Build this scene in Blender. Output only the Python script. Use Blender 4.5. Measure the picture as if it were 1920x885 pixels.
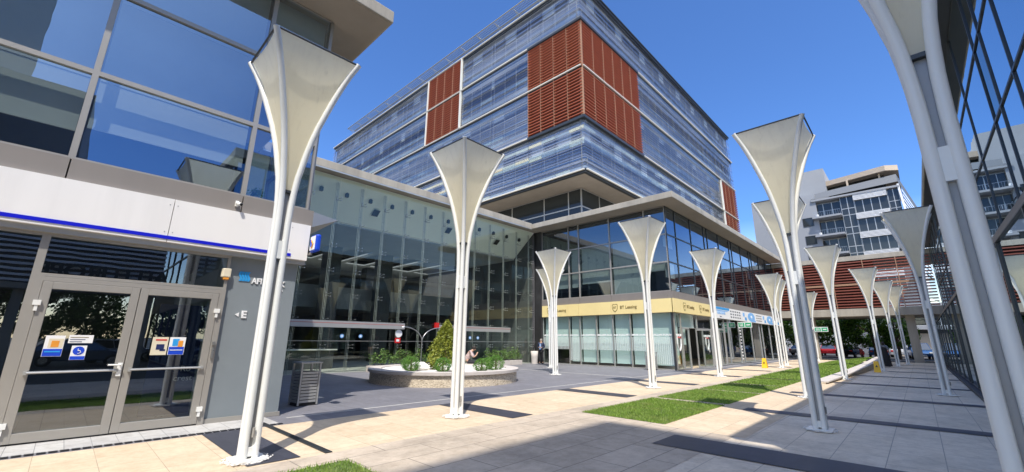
import bpy, bmesh, math, random
from mathutils import Vector, Matrix
R = math.radians
random.seed(7)
sc = bpy.context.scene
for o in list(bpy.data.objects): bpy.data.objects.remove(o)
COL = sc.collection

# ------------------------------------------------------------------ camera, light, exposure
FPX, PIT, ROLL, YAW = 776.96, R(14.17), R(0.49), R(43.71)
cam_d = bpy.data.cameras.new('camera'); cam = bpy.data.objects.new('camera', cam_d); COL.objects.link(cam)
fw = Vector((-math.sin(YAW)*math.cos(PIT), math.cos(YAW)*math.cos(PIT), math.sin(PIT)))
r0 = Vector((math.cos(YAW), math.sin(YAW), 0)); u0 = r0.cross(fw)
r1 = r0*math.cos(ROLL)+u0*math.sin(ROLL); u1 = -r0*math.sin(ROLL)+u0*math.cos(ROLL)
m3 = Matrix((r1, u1, -fw)).transposed()
cam.matrix_world = Matrix.Translation((0, 0, 1.6)) @ m3.to_4x4()
cam_d.sensor_width = 36; cam_d.lens = FPX/1920*36; cam_d.clip_start = .05; cam_d.clip_end = 3000
sc.camera = cam
SD = Vector((.41, -.42, 1)).normalized()
SUN_EL = math.asin(SD.z); SUN_ROT = math.atan2(SD.x, SD.y)
w = bpy.data.worlds.new('World'); sc.world = w; w.use_nodes = True
nt = w.node_tree; nt.nodes.clear()
sky = nt.nodes.new('ShaderNodeTexSky'); sky.sky_type = 'NISHITA'; sky.sun_disc = False
sky.sun_elevation = SUN_EL; sky.sun_rotation = SUN_ROT; sky.altitude = 600; sky.air_density = 1.0; sky.dust_density = .6; sky.ozone_density = 3.2
bg = nt.nodes.new('ShaderNodeBackground'); bg.inputs[1].default_value = .15
wo = nt.nodes.new('ShaderNodeOutputWorld')
tint = nt.nodes.new('ShaderNodeMix'); tint.data_type = 'RGBA'; tint.blend_type = 'MULTIPLY'; tint.inputs[0].default_value = 1; tint.inputs[7].default_value = (.60, .86, 1.22, 1)
tcw = nt.nodes.new('ShaderNodeTexCoord'); sx_ = nt.nodes.new('ShaderNodeSeparateXYZ'); nt.links.new(tcw.outputs['Generated'], sx_.inputs[0])
el = nt.nodes.new('ShaderNodeMapRange'); el.inputs[1].default_value = .04; el.inputs[2].default_value = .25; nt.links.new(sx_.outputs[2], el.inputs[0])
tc_ = nt.nodes.new('ShaderNodeMix'); tc_.data_type = 'RGBA'; tc_.inputs[6].default_value = (2.5, 2.05, 1.6, 1); tc_.inputs[7].default_value = (.52, .76, 1.08, 1)
dt = nt.nodes.new('ShaderNodeVectorMath'); dt.operation = 'DOT_PRODUCT'; dt.inputs[1].default_value = SD; nt.links.new(tcw.outputs['Generated'], dt.inputs[0])
ar = nt.nodes.new('ShaderNodeMapRange'); ar.inputs[1].default_value = .62; ar.inputs[2].default_value = .98; nt.links.new(dt.outputs['Value'], ar.inputs[0])
ta = nt.nodes.new('ShaderNodeMix'); ta.data_type = 'RGBA'; ta.inputs[7].default_value = (3.3, 2.75, 2.15, 1); nt.links.new(ar.outputs[0], ta.inputs[0])   # pale aureole round the sun
nt.links.new(el.outputs[0], tc_.inputs[0]); nt.links.new(tc_.outputs[2], ta.inputs[6]); nt.links.new(ta.outputs[2], tint.inputs[7])     # pale warm air near the horizon, deep blue above
nt.links.new(sky.outputs[0], tint.inputs[6]); nt.links.new(tint.outputs[2], bg.inputs[0]); nt.links.new(bg.outputs[0], wo.inputs[0])
sd = bpy.data.lights.new('sun', 'SUN'); sd.energy = 3.7; sd.angle = R(.53); sd.color = (1, .95, .86)
so = bpy.data.objects.new('sun', sd); COL.objects.link(so); so.rotation_euler = SD.to_track_quat('Z', 'Y').to_euler(); so.location = (10, -10, 40)
vs = sc.view_settings; vs.view_transform = 'Standard'; vs.look = 'None'; vs.gamma = 1; vs.use_curve_mapping = False; vs.exposure = 0.62

# ------------------------------------------------------------------ materials
MATS = {}
def new_mat(name):
    m = bpy.data.materials.new(name); m.use_nodes = True; nt = m.node_tree
    return m, nt, nt.nodes['Principled BSDF'], nt.nodes['Material Output']
def coords(nt, scale=(1, 1, 1)):
    tc = nt.nodes.new('ShaderNodeTexCoord'); mp = nt.nodes.new('ShaderNodeMapping'); mp.inputs['Scale'].default_value = scale
    nt.links.new(tc.outputs['Object'], mp.inputs[0]); return mp.outputs[0]
def mix(nt, a, b, f, mode='MIX'):
    n = nt.nodes.new('ShaderNodeMix'); n.data_type = 'RGBA'; n.blend_type = mode
    for s, v in ((n.inputs[0], f), (n.inputs[6], a), (n.inputs[7], b)):
        if hasattr(v, 'is_linked'): nt.links.new(v, s)
        elif isinstance(v, (int, float)): s.default_value = v
        else: s.default_value = (*v, 1)
    return n.outputs[2]
def noise(nt, vec, scale, detail=5, rough=.6):
    n = nt.nodes.new('ShaderNodeTexNoise'); n.inputs['Scale'].default_value = scale; n.inputs['Detail'].default_value = detail; n.inputs['Roughness'].default_value = rough
    nt.links.new(vec, n.inputs['Vector']); return n.outputs['Fac']
def ramp(nt, fac, p0, p1, c0=(0, 0, 0), c1=(1, 1, 1)):
    n = nt.nodes.new('ShaderNodeValToRGB'); e = n.color_ramp.elements
    e[0].position = p0; e[1].position = p1; e[0].color = (*c0, 1); e[1].color = (*c1, 1)
    nt.links.new(fac, n.inputs[0]); return n.outputs[0]
def bump(nt, h, strength, dist=.01):
    n = nt.nodes.new('ShaderNodeBump'); n.inputs['Strength'].default_value = strength; n.inputs['Distance'].default_value = dist
    nt.links.new(h, n.inputs['Height']); return n.outputs[0]
def mat(name, col, rough=.6, metal=0, var=.15, sc_=3, bmp=0, bsc=60, stain=0, streak=False):
    if name in MATS: return MATS[name]
    m, nt, p, out = new_mat(name)
    v = coords(nt, (1, 1, .12) if streak else (1, 1, 1))
    c = mix(nt, [x*(1-var) for x in col], [min(1, x*(1+var)) for x in col], noise(nt, v, sc_))
    if stain:
        s = ramp(nt, noise(nt, v, sc_*.35, 6, .7), .42, .72)
        c = mix(nt, c, [x*(1-stain) for x in col], s)
    nt.links.new(c, p.inputs['Base Color'])
    rr = nt.nodes.new('ShaderNodeMapRange'); rr.inputs[3].default_value = max(0, rough-.08); rr.inputs[4].default_value = min(1, rough+.08)
    nt.links.new(noise(nt, v, sc_*2), rr.inputs[0]); nt.links.new(rr.outputs[0], p.inputs['Roughness'])
    p.inputs['Metallic'].default_value = metal
    if bmp: nt.links.new(bump(nt, noise(nt, coords(nt), bsc, 4), bmp, .005), p.inputs['Normal'])
    MATS[name] = m; return m
def glass(name, tint, refl, rough=0.0, rcol=(1, 1, 1), wav=.02, opaque=None):
    """thin pane: fresnel-weighted mirror over a tinted see-through (or dark) layer"""
    m, nt, p, out = new_mat(name); nt.nodes.remove(p)
    g = nt.nodes.new('ShaderNodeBsdfGlossy'); g.inputs['Roughness'].default_value = rough; g.inputs['Color'].default_value = (*rcol, 1)
    if opaque: t = nt.nodes.new('ShaderNodeBsdfDiffuse'); t.inputs['Color'].default_value = (*opaque, 1)
    else: t = nt.nodes.new('ShaderNodeBsdfTransparent'); t.inputs['Color'].default_value = (*tint, 1)
    fr = nt.nodes.new('ShaderNodeLayerWeight'); fr.inputs[0].default_value = .5     # Schlick falloff, the same from both sides
    pw = nt.nodes.new('ShaderNodeMath'); pw.operation = 'POWER'; pw.inputs[1].default_value = 4.5; nt.links.new(fr.outputs['Facing'], pw.inputs[0])
    mr = nt.nodes.new('ShaderNodeMapRange'); mr.inputs[3].default_value = refl; mr.inputs[4].default_value = 1
    nt.links.new(pw.outputs[0], mr.inputs[0])
    mx = nt.nodes.new('ShaderNodeMixShader'); nt.links.new(mr.outputs[0], mx.inputs[0]); nt.links.new(t.outputs[0], mx.inputs[1]); nt.links.new(g.outputs[0], mx.inputs[2])
    if wav: nt.links.new(bump(nt, noise(nt, coords(nt), .9, 2), wav, .05), g.inputs['Normal'])
    nt.links.new(mx.outputs[0], out.inputs[0]); MATS[name] = m; return m
def tiles(name, c1, c2, mortar, bw, rh, ms=.004, off=.5, rough=.7, stain=.25, bm=.25, rot=0):
    m, nt, p, out = new_mat(name)
    tc = nt.nodes.new('ShaderNodeTexCoord'); mp = nt.nodes.new('ShaderNodeMapping'); mp.inputs['Rotation'].default_value = (0, 0, rot)
    nt.links.new(tc.outputs['Object'], mp.inputs[0])
    b = nt.nodes.new('ShaderNodeTexBrick'); b.inputs['Scale'].default_value = 1; b.inputs['Brick Width'].default_value = bw; b.inputs['Row Height'].default_value = rh
    b.inputs['Mortar Size'].default_value = ms; b.inputs['Mortar Smooth'].default_value = .1; b.offset = off
    for s, c in (('Color1', c1), ('Color2', c2), ('Mortar', mortar)): b.inputs[s].default_value = (*c, 1)
    nt.links.new(mp.outputs[0], b.inputs['Vector'])
    n1 = noise(nt, mp.outputs[0], .55, 8, .75); n2 = noise(nt, mp.outputs[0], 5, 8, .8)
    c = mix(nt, b.outputs[0], [x*(1-stain) for x in c1], ramp(nt, n1, .45, .75))
    c = mix(nt, c, (.76, .73, .70), ramp(nt, n2, .42, .72), 'MULTIPLY')
    v = nt.nodes.new('ShaderNodeTexVoronoi'); v.inputs['Scale'].default_value = 1.7; nt.links.new(mp.outputs[0], v.inputs['Vector'])
    c = mix(nt, c, [x*.45 for x in c1], ramp(nt, v.outputs[0], .012, .022, (1, 1, 1), (0, 0, 0)))
    nt.links.new(c, p.inputs['Base Color']); p.inputs['Roughness'].default_value = rough
    nt.links.new(bump(nt, noise(nt, mp.outputs[0], 45, 4), bm, .004), p.inputs['Normal'])
    MATS[name] = m; return m
def fabric_mat():
    m, nt, p, out = new_mat('fabric'); nt.nodes.remove(p)
    v = coords(nt)
    c = mix(nt, (.90, .84, .66), (.94, .89, .73), noise(nt, v, 2.2))
    mp2 = coords(nt, (6, 6, .7)); c = mix(nt, c, (.82, .76, .61), ramp(nt, noise(nt, mp2, 1.3, 5), .5, .85)); c = mix(nt, c, (.62, .57, .45), ramp(nt, noise(nt, coords(nt, (3, 3, .5)), 2.1, 7, .75), .56, .84))
    d = nt.nodes.new('ShaderNodeBsdfDiffuse'); t = nt.nodes.new('ShaderNodeBsdfTranslucent'); mx = nt.nodes.new('ShaderNodeMixShader'); mx.inputs[0].default_value = .6
    nt.links.new(c, d.inputs[0]); nt.links.new(c, t.inputs[0]); nt.links.new(d.outputs[0], mx.inputs[1]); nt.links.new(t.outputs[0], mx.inputs[2])
    g = nt.nodes.new('ShaderNodeBsdfGlossy'); g.inputs['Roughness'].default_value = .3
    m2 = nt.nodes.new('ShaderNodeMixShader'); m2.inputs[0].default_value = .04; nt.links.new(mx.outputs[0], m2.inputs[1]); nt.links.new(g.outputs[0], m2.inputs[2])
    nt.links.new(m2.outputs[0], out.inputs[0]); MATS['fabric'] = m; return m
def leaf_mat(name, a, b):
    m, nt, p, out = new_mat(name)
    gi = nt.nodes.new('ShaderNodeNewGeometry')
    c = mix(nt, a, b, gi.outputs['Random Per Island'])
    if name == 'grass_blade': c = mix(nt, c, (.34, .36, .12), ramp(nt, noise(nt, coords(nt), 1.6, 6, .7), .50, .78)); c = mix(nt, c, (.07, .15, .02), ramp(nt, noise(nt, coords(nt), 3.5, 4), .55, .8))
    nt.links.new(c, p.inputs['Base Color']); p.inputs['Roughness'].default_value = .55
    t = nt.nodes.new('ShaderNodeBsdfTranslucent'); nt.links.new(c, t.inputs[0]); mx = nt.nodes.new('ShaderNodeMixShader'); mx.inputs[0].default_value = .3
    nt.links.new(p.outputs[0], mx.inputs[1]); nt.links.new(t.outputs[0], mx.inputs[2]); nt.links.new(mx.outputs[0], out.inputs[0])
    MATS[name] = m; return m
def film_mat():
    m, nt, p, out = new_mat('frosted_film'); p.inputs['Base Color'].default_value = (.75, .82, .80, 1); p.inputs['Roughness'].default_value = .5
    wv = nt.nodes.new('ShaderNodeTexWave'); wv.inputs['Scale'].default_value = 5.2; wv.bands_direction = 'DIAGONAL'
    nt.links.new(coords(nt, (1, 1, 0)), wv.inputs['Vector'])
    t = nt.nodes.new('ShaderNodeBsdfTransparent'); mx = nt.nodes.new('ShaderNodeMixShader')
    f = ramp(nt, wv.outputs[1], .35, .6, (.25, .25, .25), (.62, .62, .62))
    nt.links.new(f, mx.inputs[0]); nt.links.new(t.outputs[0], mx.inputs[1]); nt.links.new(p.outputs[0], mx.inputs[2]); nt.links.new(mx.outputs[0], out.inputs[0])
    return m
def slat_mat():
    """glass lamella with a pale printed frit over part of it"""
    m, nt, p, out = new_mat('glass_louvre')
    n1 = noise(nt, coords(nt, (.008, .008, 3.2)), 1.6, 8, .95); n2 = noise(nt, coords(nt, (.06, .06, .6)), 1.0, 3)
    p.inputs['Base Color'].default_value = (.74, .77, .80, 1); p.inputs['Roughness'].default_value = .25
    t = nt.nodes.new('ShaderNodeBsdfTransparent'); t.inputs[0].default_value = (.44, .50, .62, 1)
    g = nt.nodes.new('ShaderNodeBsdfGlossy'); g.inputs['Roughness'].default_value = .03; g.inputs[0].default_value = (.85, .92, 1, 1)
    m1 = nt.nodes.new('ShaderNodeMixShader'); m1.inputs[0].default_value = .24; nt.links.new(t.outputs[0], m1.inputs[1]); nt.links.new(g.outputs[0], m1.inputs[2])
    f = nt.nodes.new('ShaderNodeMath'); f.operation = 'MULTIPLY'; nt.links.new(ramp(nt, n1, .44, .62), f.inputs[0]); nt.links.new(ramp(nt, n2, .3, .75, (.62, .62, .62), (.16, .16, .16)), f.inputs[1])
    m2 = nt.nodes.new('ShaderNodeMixShader'); nt.links.new(f.outputs[0], m2.inputs[0]); nt.links.new(m1.outputs[0], m2.inputs[1]); nt.links.new(p.outputs[0], m2.inputs[2])
    nt.links.new(m2.outputs[0], out.inputs[0]); return m
def stone_mat():
    m, nt, p, out = new_mat('stacked_stone')
    v = coords(nt, (1, 1, 2.6)); vo = nt.nodes.new('ShaderNodeTexVoronoi'); vo.inputs['Scale'].default_value = 14; nt.links.new(v, vo.inputs['Vector'])
    c = mix(nt, (.62, .54, .43), (.84, .76, .64), vo.outputs['Color']); c = mix(nt, c, (.42, .35, .27), ramp(nt, vo.outputs['Distance'], .5, .8))
    c = mix(nt, c, (.8, .74, .62), noise(nt, v, 20), 'MULTIPLY')
    nt.links.new(c, p.inputs['Base Color']); p.inputs['Roughness'].default_value = .85
    nt.links.new(bump(nt, vo.outputs['Distance'], .7, .015), p.inputs['Normal']); return m

M = dict(
 cream_tile=tiles('cream_tile', (.60, .475, .33), (.66, .53, .38), (.36, .29, .21), .6, .6, .005, .0, .75, .12, .15),
 tan_tile=tiles('tan_tile', (.75, .64, .50), (.81, .70, .56), (.40, .34, .28), .9, .6, .006, .5, .7, .36, .3, R(90)),
 worn_tile=tiles('worn_tile', (.50, .42, .33), (.57, .48, .38), (.2, .17, .14), 1.2, .6, .008, .5, .65, .45, .3, R(90)),
 grey_tile=tiles('grey_tile', (.18, .178, .20), (.21, .208, .23), (.11, .11, .13), .6, .3, .004, .5, .6, .2, .2),
 dark_tile=tiles('dark_tile', (.045, .047, .065), (.058, .06, .08), (.03, .03, .04), .6, .3, .003, .5, .5, .2, .2),
 pale_tile=tiles('pale_tile', (.46, .45, .44), (.50, .49, .47), (.2, .2, .2), .6, .3, .004, .5, .6, .2, .2),
 asphalt=mat('asphalt', (.06, .06, .062), .85, 0, .2, 2, .3, 90, .2),
 lawn=mat('lawn_soil', (.09, .13, .03), .9, 0, .3, 8, .5, 40),
 white_metal=mat('white_metal', (.80, .80, .77), .32, 0, .05, 5, 0, 60, .07, True),
 lamp_core=mat('lamp_core', (.30, .30, .31), .45, .3, .1, 5),
 frame_grey=mat('frame_grey', (.36, .34, .31), .42, .3, .06, 3),
 frame_light=mat('frame_light', (.45, .45, .44), .4, .5, .06, 3),
 frame_dark=mat('frame_dark', (.05, .055, .06), .4, .3, .1, 3),
 sill_grey=mat('sill_grey', (.25, .225, .205), .5, .1, .06, 1.5, 0, 60, .1, True),
 white_panel=mat('white_panel', (.83, .81, .79), .4, 0, .04, 1.6, 0, 60, .12, True),
 blue_line=mat('blue_line', (.004, .008, .55), .35, 0, .05, 4),
 wall_grey=mat('wall_grey', (.205, .235, .255), .75, 0, .06, 5, .35, 120, .06),
 pillar_dark=tiles('pillar_dark', (.06, .062, .066), (.08, .08, .085), (.03, .03, .03), .6, .6, .004, 0, .4, .1, .1),
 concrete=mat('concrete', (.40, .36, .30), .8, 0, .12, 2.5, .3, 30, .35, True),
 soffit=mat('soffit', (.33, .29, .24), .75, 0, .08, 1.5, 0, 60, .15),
 yellow=mat('yellow_panel', (.86, .70, .33), .4, 0, .04, 2, 0, 60, .06),
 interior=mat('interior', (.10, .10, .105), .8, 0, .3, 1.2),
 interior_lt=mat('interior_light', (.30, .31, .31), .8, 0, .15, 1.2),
 ceil_lt=mat('ceiling_light', (.86, .88, .82), .7, 0, .04, 3, .15, 8),
 blind=mat('blind', (.50, .53, .51), .8, 0, .05, 1.0, 0, 60, .1),
 blind_lt=mat('blind_light', (.66, .74, .72), .8, 0, .05, 1.0, 0, 60, .1),
 glass_clear=glass('glass_clear', (.84, .90, .84), .07, 0, (.85, .92, .84)),
 glass_shop=glass('glass_shop', (.84, .93, .90), .08),
 glass_dark=glass('glass_dark', (.62, .70, .70), .20, 0, (.82, .9, 1)),
 glass_blue=glass('glass_blue', (.70, .76, .76), .27, 0, (.62, .78, 1), .03),
 glass_mirror=glass('glass_mirror', (0, 0, 0), .62, 0, (.76, .87, .95), .02, (.02, .025, .028)),
 glass_dim=glass('glass_dim', (0, 0, 0), .30, 0, (.6, .7, .75), .02, (.012, .016, .016)),
 glass_far=glass('glass_far', (0, 0, 0), .06, .02, (.6, .66, .7), .03, (.035, .04, .042)),
 louvre_glass=slat_mat(), tower_back=mat('tower_back', (.025, .035, .06), .3, 0, .3, .3),
 bridge_slat=mat('bridge_slat', (.24, .065, .04), .6, 0, .25, 1.2), red_slat=mat('red_slat', (.38, .105, .048), .55, 0, .25, 1.5), red_back=mat('red_back', (.05, .012, .008), .8, 0, .3, 1),
 cream_post=mat('cream_post', (.36, .20, .12), .6, 0, .08, 2), cream_rail=mat('cream_rail', (.66, .63, .56), .5, 0, .08, 2),
 steel=mat('steel', (.42, .42, .42), .3, .8, .1, 8), rubber=mat('rubber', (.02, .02, .02), .7),
 stone=stone_mat(), cap=mat('stone_cap', (.55, .50, .46), .7, 0, .08, 4, .2, 60, .15), pebble=mat('pebble', (.75, .72, .68), .8, 0, .15, 12, .5, 40),
 fabric=fabric_mat(), film=film_mat(), white=mat('white_paint', (.8, .8, .8), .5, 0, .03, 5), black=mat('black_paint', (.015, .015, .018), .5),
 navy=mat('navy', (.01, .02, .10), .5), sky_blue=mat('sky_blue', (.03, .32, .72), .4), up_blue=mat('up_blue', (.20, .45, .80), .45), red=mat('red_paint', (.55, .02, .02), .4),
 dull_red=mat('dull_red', (.42, .16, .15), .5), sign_blue=mat('sign_blue', (.01, .06, .55), .35), green=mat('sign_green', (.03, .36, .16), .45), caution=mat('caution_yellow', (.85, .50, .02), .45),
 olive=mat('olive_ink', (.20, .14, .04), .5), orange=mat('orange', (.75, .30, .04), .4), ivory=mat('ivory', (.70, .63, .48), .45),
 beige=mat('beige_render', (.52, .42, .32), .8, 0, .08, .3, 0, 60, .12), hotel_white=mat('hotel_white', (.30, .31, .33), .8, 0, .05, .3, 0, 60, .1), hotel_dark=mat('hotel_dark', (.11, .12, .135), .6, 0, .06, .3), hotel_grey=mat('hotel_grey', (.17, .18, .20), .6, 0, .06, .3),
 leaf_tree=leaf_mat('leaf_tree', (.04, .11, .012), (.14, .28, .035)), leaf_cone=leaf_mat('leaf_cone', (.14, .19, .02), (.38, .40, .06)),
 leaf_ball=leaf_mat('leaf_ball', (.05, .15, .02), (.17, .34, .05)), leaf_bamboo=leaf_mat('leaf_bamboo', (.07, .16, .03), (.20, .32, .08)),
 grass=leaf_mat('grass_blade', (.14, .25, .025), (.33, .47, .08)), bark=mat('bark', (.10, .07, .05), .9, 0, .3, 6, .5, 20),
 skin=mat('skin', (.48, .29, .20), .6), hair=mat('hair', (.02, .015, .012), .6), hair_grey=mat('hair_grey', (.25, .23, .21), .7), jacket=mat('jacket', (.02, .03, .07), .8), shirt=mat('shirt', (.25, .38, .62), .8),
 trousers=mat('trousers', (.015, .015, .02), .85), floral=mat('floral', (.52, .40, .38), .85, 0, .75, 16), dress=mat('dress', (.012, .012, .014), .9), shawl=mat('shawl', (.12, .14, .17), .9),
 chrome=mat('chrome', (.6, .6, .6), .2, .9), tail_red=mat('tail_red', (.4, .01, .01), .3), lens=mat('lens', (.75, .78, .8), .15), car_glass=glass('car_glass', (0, 0, 0), .2, 0, (1, 1, 1), 0, (.015, .018, .02)),
)

# ------------------------------------------------------------------ geometry helpers
class MB:
    def __init__(s): s.v = []; s.f = []
    def add(s, vs, fs):
        n = len(s.v); s.v += [tuple(v) for v in vs]; s.f += [tuple(i+n for i in f) for f in fs]; return s
    def box(s, x0, x1, y0, y1, z0, z1):
        x0, x1 = sorted((x0, x1)); y0, y1 = sorted((y0, y1)); z0, z1 = sorted((z0, z1))
        return s.add([(x0, y0, z0), (x1, y0, z0), (x1, y1, z0), (x0, y1, z0), (x0, y0, z1), (x1, y0, z1), (x1, y1, z1), (x0, y1, z1)],
              [(0, 3, 2, 1), (4, 5, 6, 7), (0, 1, 5, 4), (1, 2, 6, 5), (2, 3, 7, 6), (3, 0, 4, 7)])
    def quad(s, a, b, c, d): return s.add([a, b, c, d], [(0, 1, 2, 3)])
    def prism(s, pts, z0, z1):
        n = len(pts); return s.add([(x, y, z0) for x, y in pts]+[(x, y, z1) for x, y in pts],
            [tuple(range(n-1, -1, -1)), tuple(range(n, 2*n))]+[(i, (i+1) % n, (i+1) % n+n, i+n) for i in range(n)])
    def tube(s, pts, r, n=8, cap=True):
        pts = [Vector(p) for p in pts]; rs = r if isinstance(r, (list, tuple)) else [r]*len(pts); base = len(s.v); prev = None
        for i, p in enumerate(pts):
            t = (pts[min(i+1, len(pts)-1)]-pts[max(i-1, 0)]).normalized()
            if prev is None: a = t.orthogonal().normalized()
            else: a = (prev-t*prev.dot(t)).normalized()
            prev = a; b = t.cross(a)
            for k in range(n):
                an = 2*math.pi*k/n; s.v.append(tuple(p+(a*math.cos(an)+b*math.sin(an))*rs[i]))
        for i in range(len(pts)-1):
            for k in range(n):
                q = base+i*n; s.f.append((q+k, q+(k+1) % n, q+n+(k+1) % n, q+n+k))
        if cap:      # caps on their own vertices, so that smooth shading does not bend the side normals
            L0 = base+(len(pts)-1)*n; c0 = len(s.v); s.v += s.v[base:base+n]; s.v += s.v[L0:L0+n]
            s.f.append(tuple(c0+k for k in range(n-1, -1, -1))); s.f.append(tuple(c0+n+k for k in range(n)))
        return s
    def lathe(s, prof, n=24, c=(0, 0, 0), jit=0):
        base = len(s.v)
        for (r, z) in prof:
            for k in range(n):
                a = 2*math.pi*k/n; rr = r*(1+random.uniform(-jit, jit)); s.v.append((c[0]+rr*math.cos(a), c[1]+rr*math.sin(a), c[2]+z))
        for i in range(len(prof)-1):
            for k in range(n):
                q = base+i*n; s.f.append((q+k, q+(k+1) % n, q+n+(k+1) % n, q+n+k))
        L0 = base+(len(prof)-1)*n; c0 = len(s.v); s.v += s.v[base:base+n]; s.v += s.v[L0:L0+n]
        s.f.append(tuple(c0+k for k in range(n-1, -1, -1))); s.f.append(tuple(c0+n+k for k in range(n))); return s
    def build(s, name, m, parent=None, smooth=False, bevel=0):
        me = bpy.data.meshes.new(name); me.from_pydata(s.v, [], s.f); me.validate(); me.update()
        me.materials.append(M[m] if isinstance(m, str) else m)
        if smooth:
            for p in me.polygons: p.use_smooth = True
        o = bpy.data.objects.new(name, me); COL.objects.link(o); par(o, parent)
        if bevel:
            b = o.modifiers.new('bevel', 'BEVEL'); b.width = bevel; b.segments = 2; b.limit_method = 'ANGLE'
        return o
LOC = {}
def par(o, parent):
    """children keep world coordinates: undo the parent's offset"""
    if parent is None: return
    o.parent = parent
    if parent.get('_w') is not None or parent.name in LOC: o.matrix_parent_inverse = LOC.get(parent.name, Matrix()).inverted()
    LOC[o.name] = Matrix() if parent.name in LOC else LOC.get(parent.name, Matrix())
def thing(name, label, cat, loc=(0, 0, 0), group=None, local=False, rz=0):
    o = bpy.data.objects.new(name, None); COL.objects.link(o); o.location = loc; o.rotation_euler = (0, 0, rz); o.empty_display_size = .3
    o['label'] = label; o['category'] = cat
    if group: o['group'] = group
    if not local: LOC[o.name] = Matrix.Translation(loc)
    return o
def tag(o, label, cat, group=None, kind=None):
    o['label'] = label; o['category'] = cat
    if group: o['group'] = group
    if kind: o['kind'] = kind
    return o
def copy_tree(o, parent=None):
    c = o.copy(); COL.objects.link(c)
    if parent: c.parent = parent; c.matrix_parent_inverse = o.matrix_parent_inverse.copy()
    for ch in list(o.children): copy_tree(ch, c)
    return c
def struct(o, kind='structure'): o['kind'] = kind; return o
def sheet(name, m, x0, x1, y0, y1, z):
    return struct(MB().quad((x0, y0, z), (x1, y0, z), (x1, y1, z), (x0, y1, z)).build(name, m))
class Wall:
    """a facade plane: u runs along it, n outwards"""
    def __init__(s, axis, c, sign): s.axis, s.c, s.s = axis, c, sign
    def p(s, u, n, z): return (s.c+s.s*n, u, z) if s.axis == 'x' else (u, s.c+s.s*n, z)
    def box(s, mb, u0, u1, n0, n1, z0, z1):
        a = s.p(u0, n0, z0); b = s.p(u1, n1, z1); return mb.box(a[0], b[0], a[1], b[1], z0, z1)
    def quad(s, mb, u0, u1, n, z0, z1):
        return mb.quad(s.p(u0, n, z0), s.p(u1, n, z0), s.p(u1, n, z1), s.p(u0, n, z1))
    def window(s, parent, u0, u1, z0, z1, frame='frame_grey', pane='glass_clear', fwid=.045, dep=.09, blind=0, bm='blind', name='window', nb=-.18, fz=None):
        mb = MB(); f = fwid; fz = fz or f
        s.box(mb, u0, u0+f, -dep/2, dep/2, z0, z1); s.box(mb, u1-f, u1, -dep/2, dep/2, z0, z1)
        s.box(mb, u0+f, u1-f, -dep/2, dep/2, z0, z0+fz); s.box(mb, u0+f, u1-f, -dep/2, dep/2, z1-fz, z1)
        wdw = mb.build(name, frame, parent)
        s.quad(MB(), u0+f*.5, u1-f*.5, 0, z0+fz*.5, z1-fz*.5).build('pane', pane, wdw)
        if blind > 0:
            h = (z1-z0)*min(blind, 1); m2 = MB(); s.box(m2, u0+f+.02, u1-f-.02, nb-.01, nb, z1-h, z1-.01); s.box(m2, u0+f+.02, u1-f-.02, nb-.02, nb+.012, z1-h-.04, z1-h)
            m2.build('blind', bm, wdw)
        return wdw
    def rot(s):
        n = Vector(s.p(0, 1, 0))-Vector(s.p(0, 0, 0)); up = Vector((0, 0, 1)); rt = up.cross(n); return Matrix((rt, up, n)).transposed()
def text(body, size, m, parent, loc, rot, ext=.006, name='lettering', align='CENTER', sx=1, bold=0):
    cu = bpy.data.curves.new('txt', 'FONT'); cu.body = body; cu.size = size; cu.extrude = ext; cu.align_x = align; cu.align_y = 'CENTER'; cu.offset = bold
    t = bpy.data.objects.new('txt', cu); COL.objects.link(t)
    dg = bpy.context.evaluated_depsgraph_get(); dg.update()
    me = bpy.data.meshes.new_from_object(t.evaluated_get(dg)); bpy.data.objects.remove(t)
    T = Matrix.Translation(loc) @ rot.to_4x4() @ Matrix.Diagonal((sx, 1, 1, 1)); me.transform(T); me.materials.clear(); me.materials.append(M[m])
    o = bpy.data.objects.new(name, me); COL.objects.link(o); par(o, parent); return o
def flat_shape(pts, T, ext, m, name, parent):
    """outline in the plane of matrix T, given a small thickness"""
    mb = MB(); mb.prism(pts, 0, ext); mb.v = [tuple(T @ Vector(v)) for v in mb.v]; return mb.build(name, m, parent)

# ------------------------------------------------------------------ ground
sheet('ground', 'asphalt', -900, 900, -900, 900, -.01)
sheet('plaza_paving', 'grey_tile', -40, -9.1, -16, 52.5, 0)
sheet('cream_path', 'cream_tile', -9.1, -6.42, -16, 52.5, 0)
sheet('tan_path', 'tan_tile', -6.42, 2.1, -16, 52.5, 0)
sheet('worn_path', 'worn_tile', -5.92, -2.62, -16, 8.42, .004)
sheet('edge_strip', 'worn_tile', -6.42, -5.92, -16, 52.5, .004)
sheet('edge_strip', 'worn_tile', -5.92, -3.95, 8.4, 22.5, .002)
sheet('smooth_path', 'cream_tile', -3.95, -2.45, 8.42, 46, .004)
sheet('door_paving', 'pale_tile', -10.2, -9.28, -16, 3.2, .004)
for i, y in enumerate((-8.2, -3.1, 1.92, 6.87, 11.75, 16.9, 22.5, 28.3, 33.8, 39.3, 44.8)):
    sheet('dark_paving_stripe', 'dark_tile', -9.1 if i != 2 else -9.12, -6.5, y, y+.66, .008)
    if y > 5: sheet('dark_paving_stripe', 'dark_tile', -3.4, 1.06, y, y+(.9 if i == 3 else .5), .012)
sheet('pale_paving_line', 'pale_tile', -9.85, -9.75, 3.5, 50, .004)
sheet('pale_paving_line', 'pale_tile', -20.5, -9.9, 18.4, 18.55, .004)
sheet('road', 'asphalt', -80, 60, 56.5, 95, -.004)
struct(MB().box(-80, 40, 55.9, 56.5, -.01, .1).build('kerb', 'cap'))
d = MB()
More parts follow.
